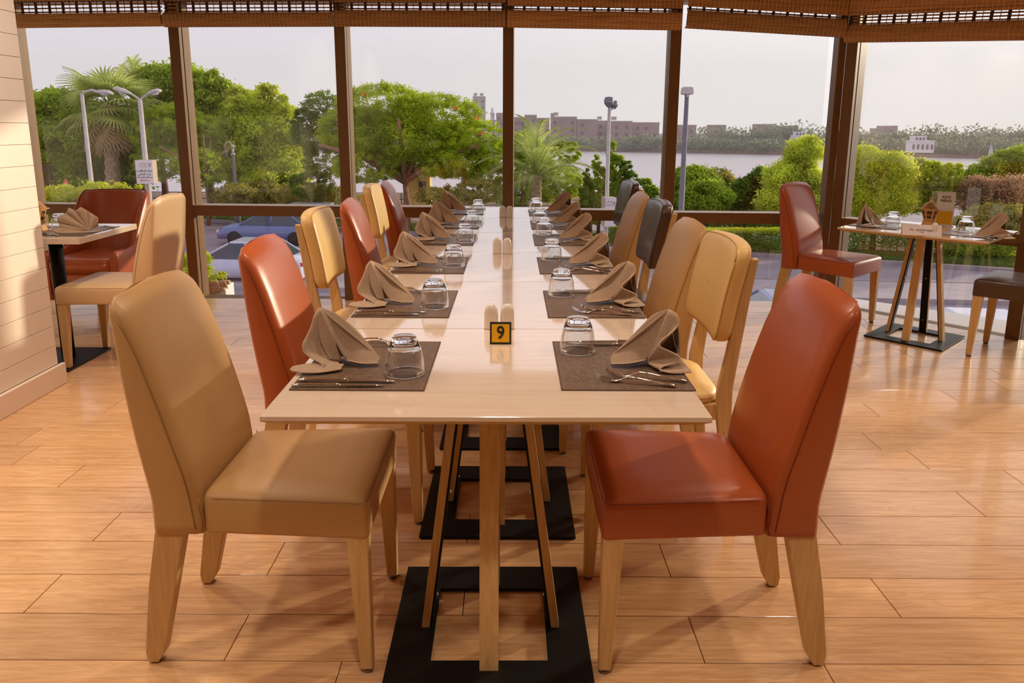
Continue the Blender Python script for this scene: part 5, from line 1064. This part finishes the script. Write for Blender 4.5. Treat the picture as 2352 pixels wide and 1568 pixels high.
p = atZ(600, 646, G); car('pale silver car on the near lane, low behind the bamboo planter', p.x - .5, p.y, math.radians(177), 'carwhite')
car('pale blue car parked below the right-hand window, seen past the small table', 10.2, 14.8, math.radians(-8), 'carwhite', H_=1.42)
car('dark blue car passing behind the legs of the small right-hand table', 6.9, 16.6, math.radians(-6), 'carblue')
# yellow kiosk wall, fence, hut, cabinet
a, b_ = atY(940, 405, 42), atY(978, 475, 42)
t = empty('kiosk', (0, 0, 0), 0, 'yellow rendered kiosk wall with a barred opening behind the flame tree trunk', 'building')
MB().box(((a.x + b_.x) / 2, 42.6, (a.z + G) / 2), (b_.x - a.x + .5, 1.2, a.z - G)).build('wall', M['yellow'], t)
g_m = MB()
for k in range(5): g_m.box((b_.x - .35 + .09 * k, 41.97, b_.z + .9), (.02, .03, 1.1))
g_m.box((b_.x - .17, 41.98, b_.z + 1.4), (.45, .03, .03)); g_m.build('window_grille', M['fence'], t)
MB().box((b_.x - .17, 41.99, b_.z + .9), (.42, .02, 1.05)).build('opening', M['farwin'], t); MB().box(((a.x + b_.x) / 2 - .3, 42.3, a.z + .08), (b_.x - a.x + 1.6, 2.0, .12)).build('canopy', M['conc'], t)
p = atY(720, 470, 40); t = empty('dark_board', (p.x, 40, G), math.radians(-3), 'low dark board with white lettering across the street by the second mullion', 'sign')
MB().box((.6, 0, p.z - G - .2), (3.6, .08, .95)).build('panel', M['fence'], t); txt('lettering', 'good \u00b7 all', .26, M['signw'], t, Matrix.Translation((1.5, -.06, p.z - G)) @ Matrix.Rotation(PI / 2, 4, 'X'), .004)
for x in (-1.1, .6, 2.3): MB().box((x, .06, (p.z - G) / 2 - .2), (.06, .06, p.z - G)).build('post', M['fence'], t)
p = atY(714, 467, 36); t = empty('parked_van', (p.x, 36, G), 0, 'pale roof of a parked van peeping over the transom, left of the second mullion', 'van')
MB().loft([rr(-1.0, 1.0, .8, .8, z, .25, 5) for z in (.35, 1.0, p.z - G - .25, p.z - G - .1, p.z - G)]).build('body', M['carwhite'], t); MB().loft([rr(-1.01, 1.01, .81, .81, z, .25, 5) for z in (p.z - G - .75, p.z - G - .35)]).build('windows', M['carglass'], t)
for u in (-.6, .6):
    for s in (-.72, .72):
        m = MB().lathe([(0, -.1), (.30, -.1), (.30, .1), (0, .1)], 16).mesh('wheel'); m.transform(Matrix.Translation((u, s, .30)) @ Matrix.Rotation(PI / 2, 4, 'X')); mk('wheel', m, M['tyre'], t)
p = atY(2265, 500, 31); t = empty('garden_hut', (p.x, 31, G), math.radians(8), 'small hut with a pale grey roof behind the right-hand table', 'building')
MB().box((0, 0, (p.z - G) / 2 - .2), (1.2, 1.2, p.z - G - .4)).build('wall', M['yellow'], t); z = p.z - G - .4
MB().add([(-.85, -.9, z), (.85, -.9, z), (.85, .9, z), (-.85, .9, z), (-.6, 0, z + .65), (.6, 0, z + .65)], [(0, 1, 5, 4), (2, 3, 4, 5), (1, 2, 5), (3, 0, 4), (3, 2, 1, 0)]).build('roof', M['roofgrey'], t)
p = atZ(1730, 560, G); t = empty('service_cabinet', (p.x, p.y + 1.6, G), 0, 'pale grey service cabinet standing behind the long hedge', 'cabinet'); MB().box((0, 0, .75), (.55, .4, 1.5)).build('body', M['conc'], t, bevel=.02); MB().box((0, 0, 1.53), (.65, .5, .06)).build('lid', M['roofgrey'], t); MB().box((0, -.205, .75), (.45, .015, 1.2)).build('door', M['post'], t)
# railing along the river promenade
t = empty('river_railing', (0, 46.6, G), 0, 'dark railing along the river edge behind the trees', 'railing')
for i in range(90):
    x = -45 + i; MB().box((x, 0, .55), (.06, .06, 1.1)).build('post', M['fence'], t) if i % 2 == 0 else None
for z in (.35, .7, 1.08): MB().box((0, 0, z), (90, .04, .05)).build('rail', M['fence'], t)
# river and far bank
o = MB().add([(-900, 47.5, WZ), (900, 47.5, WZ), (900, 700, WZ), (-900, 700, WZ)], [(0, 1, 2, 3)]).build('river', M['water']); tag(o, kind='structure')
tag(MB().box((0, 47.2, (G + WZ) / 2 - .3), (240, .5, G - WZ + .4)).build('embankment', M['conc']), kind='structure')
fy = lambda x: 262 - .34 * (x - 25) if x > -400 else 400
bank = [(-800, 330), (-60, 285), (30, 264), (150, 210), (240, 180), (420, 140), (900, 90)]
def fby(x):
    for (xa, ya), (xb, yb) in zip(bank, bank[1:]):
        if x <= xb: return ya + (yb - ya) * (x - xa) / (xb - xa)
    return bank[-1][1]
mb = MB(); rows = [[], [], []]
for i in range(60):
    x = -500 + 1200 * i / 59; y = fby(x); rows[0].append((x, y, WZ - .5)); rows[1].append((x, y + 2, WZ + 1.0)); rows[2].append((x * 1.6, y + 600, WZ + 2.0))
tag(mb.grid(rows).build('far_bank', M['soil']), kind='structure')
def far_green(name, label, x0, x1, n, hmin, hmax, off, size, mat, nb=40, sz=5):
    bl = []
    for i in range(nb):
        x = x0 + (x1 - x0) * (i + random.random()) / nb; h = random.uniform(hmin, hmax); y = fby(x) + off + random.uniform(0, 6); bl.append((x, y, WZ + 1 + h * .5, sz * random.uniform(.7, 1.4), sz, h * .55))
    t = quads('x', *leaves(bl, n, size, .3, nb * 10), M[mat]); t.name = name; return tag(t, label, 'bushes', kind='stuff')
far_green('bank_bushes', 'band of pale green bushes along the far river bank', -60, 260, 30000, 2.5, 5.2, 3, .9, 'leaf_far', 90, 4.5)
far_green('bank_trees', 'hazy trees above the bushes on the far bank, right half', 75, 330, 30000, 5, 8.5, 40, 1.3, 'leaf_far', 60, 9)
def far_building(label, px0, px1, ptop, Y, mat='brick', rows_=4, tanks=0, dep=14):
    a, b_ = atY(px0, ptop, Y), atY(px1, ptop, Y); W_, z0 = b_.x - a.x, WZ + 1.5; H_ = a.z - z0; t = empty('far_building', ((a.x + b_.x) / 2, Y, z0), random.uniform(-.1, .1), label, 'building', 'buildings on the far bank')
    MB().box((0, dep / 2, H_ / 2), (W_, dep, H_)).build('wall', M[mat], t)
    MB().box((0, dep / 2, H_ + .25), (W_ * 1.02, dep * 1.02, .5)).build('parapet', M['conc'], t)
    nx = max(2, int(W_ / 3.2)); me = None
    for r in range(rows_):
        for i in range(nx):
            if random.random() < .15: continue
            x = -W_ / 2 + W_ * (i + .5) / nx; z = H_ - 2.2 - r * 3.1
            if z < 1: continue
            if me is None: me = MB().box((0, 0, 0), (1.1, .3, 1.5)).mesh('window'); me.materials.append(M['farwin'])
            o = bpy.data.objects.new('window', me); COL.objects.link(o); o.parent = t; o.location = (x, -.05, z)
    for k in range(tanks): MB().box((-W_ * .3 + k * W_ * .5, 4, H_ + 1.6), (2.0, 2.0, 1.4)).build('water_tank', M['conc'], t)
    return t
fb = [('low brick house left of the brick rows, beside the centre mullion', 1180, 1198, 271, 'brick', 3, 0), ('low wide brick house beside the centre mullion', 1196, 1212, 272, 'brick', 3, 0), ('square brick block second from the centre mullion', 1205, 1233, 266, 'brick', 4, 0), ('small brick house with uneven roof left of the tall block', 1237, 1262, 273, 'brick', 3, 0),
      ('tallest brick block with a tower and water tank on its roof', 1265, 1325, 270, 'brick', 5, 1), ('narrow brick tower on the tallest block', 1265, 1273, 262, 'brick', 2, 0), ('long brick terrace right of the tallest block', 1326, 1372, 276, 'brick', 4, 0), ('brick terrace behind the twin floodlight post', 1372, 1402, 279, 'conc', 4, 1), ('brick block right of the twin floodlight post', 1404, 1453, 280, 'brick', 4, 1), ('low brick house at the right end of the terrace', 1455, 1515, 283, 'brick', 3, 0)]
for i_, (lb, a0, a1, tp_, mt, rw, tk) in enumerate(fb): far_building(lb, a0, a1, tp_, 330 + 17 * (i_ % 2) + (34 if 'narrow brick' in lb else 0), mt, rw, tk)
far_building('tall pale concrete tower block rising above the flame tree', 1086, 1115, 223, 420, 'conc', 9, 2, 16)
far_building('small block beside the minaret at the left of the centre mullion', 1142, 1156, 261, 400, 'brick', 3, 0)
for lb, a0, a1, tp_ in (('distant low block above the trees, left of the tall dark post', 1560, 1600, 289), ('distant brick block among the trees right of the tall dark post', 1640, 1668, 289), ('distant wide house above the far trees, centre of the fifth window', 1755, 1782, 287), ('distant low house above the far trees near the villa', 1803, 1835, 291), ('distant block on the skyline in the right window', 2030, 2062, 297), ('distant taller brick house on the skyline of the right window', 2048, 2062, 291), ('distant low pale houses right of the white villa', 2172, 2200, 312)):
    far_building(lb, a0, a1, tp_, 352, 'brick', 2, 0)
p = atY(1131, 300, 410); t = empty('minaret', (p.x, 410, WZ + 1.5), 0, 'slender pale minaret beside the tower block', 'minaret', 'buildings on the far bank'); zt = atY(1131, 245, 410).z - WZ - 1.5
MB().lathe([(1.3, 0), (1.3, zt * .55), (2.0, zt * .57), (2.0, zt * .60), (1.1, zt * .61), (1.0, zt * .78), (1.5, zt * .80), (1.3, zt * .82), (.5, zt * .86), (.8, zt * .90), (.1, zt * 1.0)], 12).build('shaft', M['villa'], t)
for lb, px0, px1, tp_, bt, Y in (('white flat-roofed villa on the far bank in the fifth window', 1822, 1868, 303, 327, 235), ('white villa with arches on the far bank in the right window', 2098, 2146, 313, 342, 205)):
    a, b_, c = atY(px0, tp_, Y), atY(px1, tp_, Y), atY(px0, bt, Y); W_, H_ = b_.x - a.x, a.z - c.z; t = empty('villa', ((a.x + b_.x) / 2, Y, c.z - 1), math.radians(-15), lb, 'house', 'buildings on the far bank'); H_ += 1
    MB().box((0, 3, H_ * .35), (W_, 6, H_ * .7)).build('ground_floor', M['villa'], t); MB().box((-W_ * .12, 3, H_ * .85), (W_ * .55, 5, H_ * .32)).build('upper_floor', M['villa'], t); MB().box((0, 2.9, H_ * .71), (W_ * 1.06, 6.6, .25)).build('cornice', M['villa'], t)
    for i in range(5): MB().box((-W_ * .4 + W_ * .2 * i, -.05, H_ * .35), (W_ * .08, .3, H_ * .3)).build('window', M['farwin'], t)
    for i in range(3): MB().box((-W_ * .28 + W_ * .16 * i, .45, H_ * .86), (W_ * .07, .3, H_ * .16)).build('window', M['farwin'], t)
a = atY(2278, 357, 150); t = empty('sailing_boat', (a.x, 150, WZ), 0, 'white triangular sail of a small boat near the far bank', 'boat'); zt = atY(2272, 324, 150).z - WZ
MB().add([(-.9, 0, .8), (.9, 0, .7), (-.4, .1, zt), (-.9, .05, .8), (.9, .05, .7), (-.4, .15, zt)], [(0, 1, 2), (5, 4, 3), (0, 3, 4, 1), (1, 4, 5, 2), (2, 5, 3, 0)]).build('sail', M['sail'], t); MB().loft([[Vector((u, w_ * s, z)) for s, z in ((-1, .5), (-.6, 0), (.6, 0), (1, .5))] for u, w_ in ((-2, .1), (-1, .6), (1, .6), (2, .1))], smooth=False).build('hull', M['hull'], t); MB().tube([(-.1, 0, .3), (-.4, 0, zt)], .05, 6).build('mast', M['hull'], t)

# summer haze over the river
hm = bpy.data.materials.new('river_haze'); hm.use_nodes = True; q_ = hm.node_tree; q_.nodes.clear(); vo = N(q_, 'ShaderNodeOutputMaterial'); vs = N(q_, 'ShaderNodeVolumeScatter'); vs.inputs['Color'].default_value = (.88, .86, 1.0, 1); vs.inputs['Density'].default_value = .0011; vs.inputs['Anisotropy'].default_value = -.1; L(q_, vs.outputs[0], vo.inputs['Volume'])
hz_ = MB().box((0, 380, 20), (1600, 560, 70)).build('haze', hm); tag(hz_, 'thin summer haze over the river and the far bank', 'haze', kind='stuff')
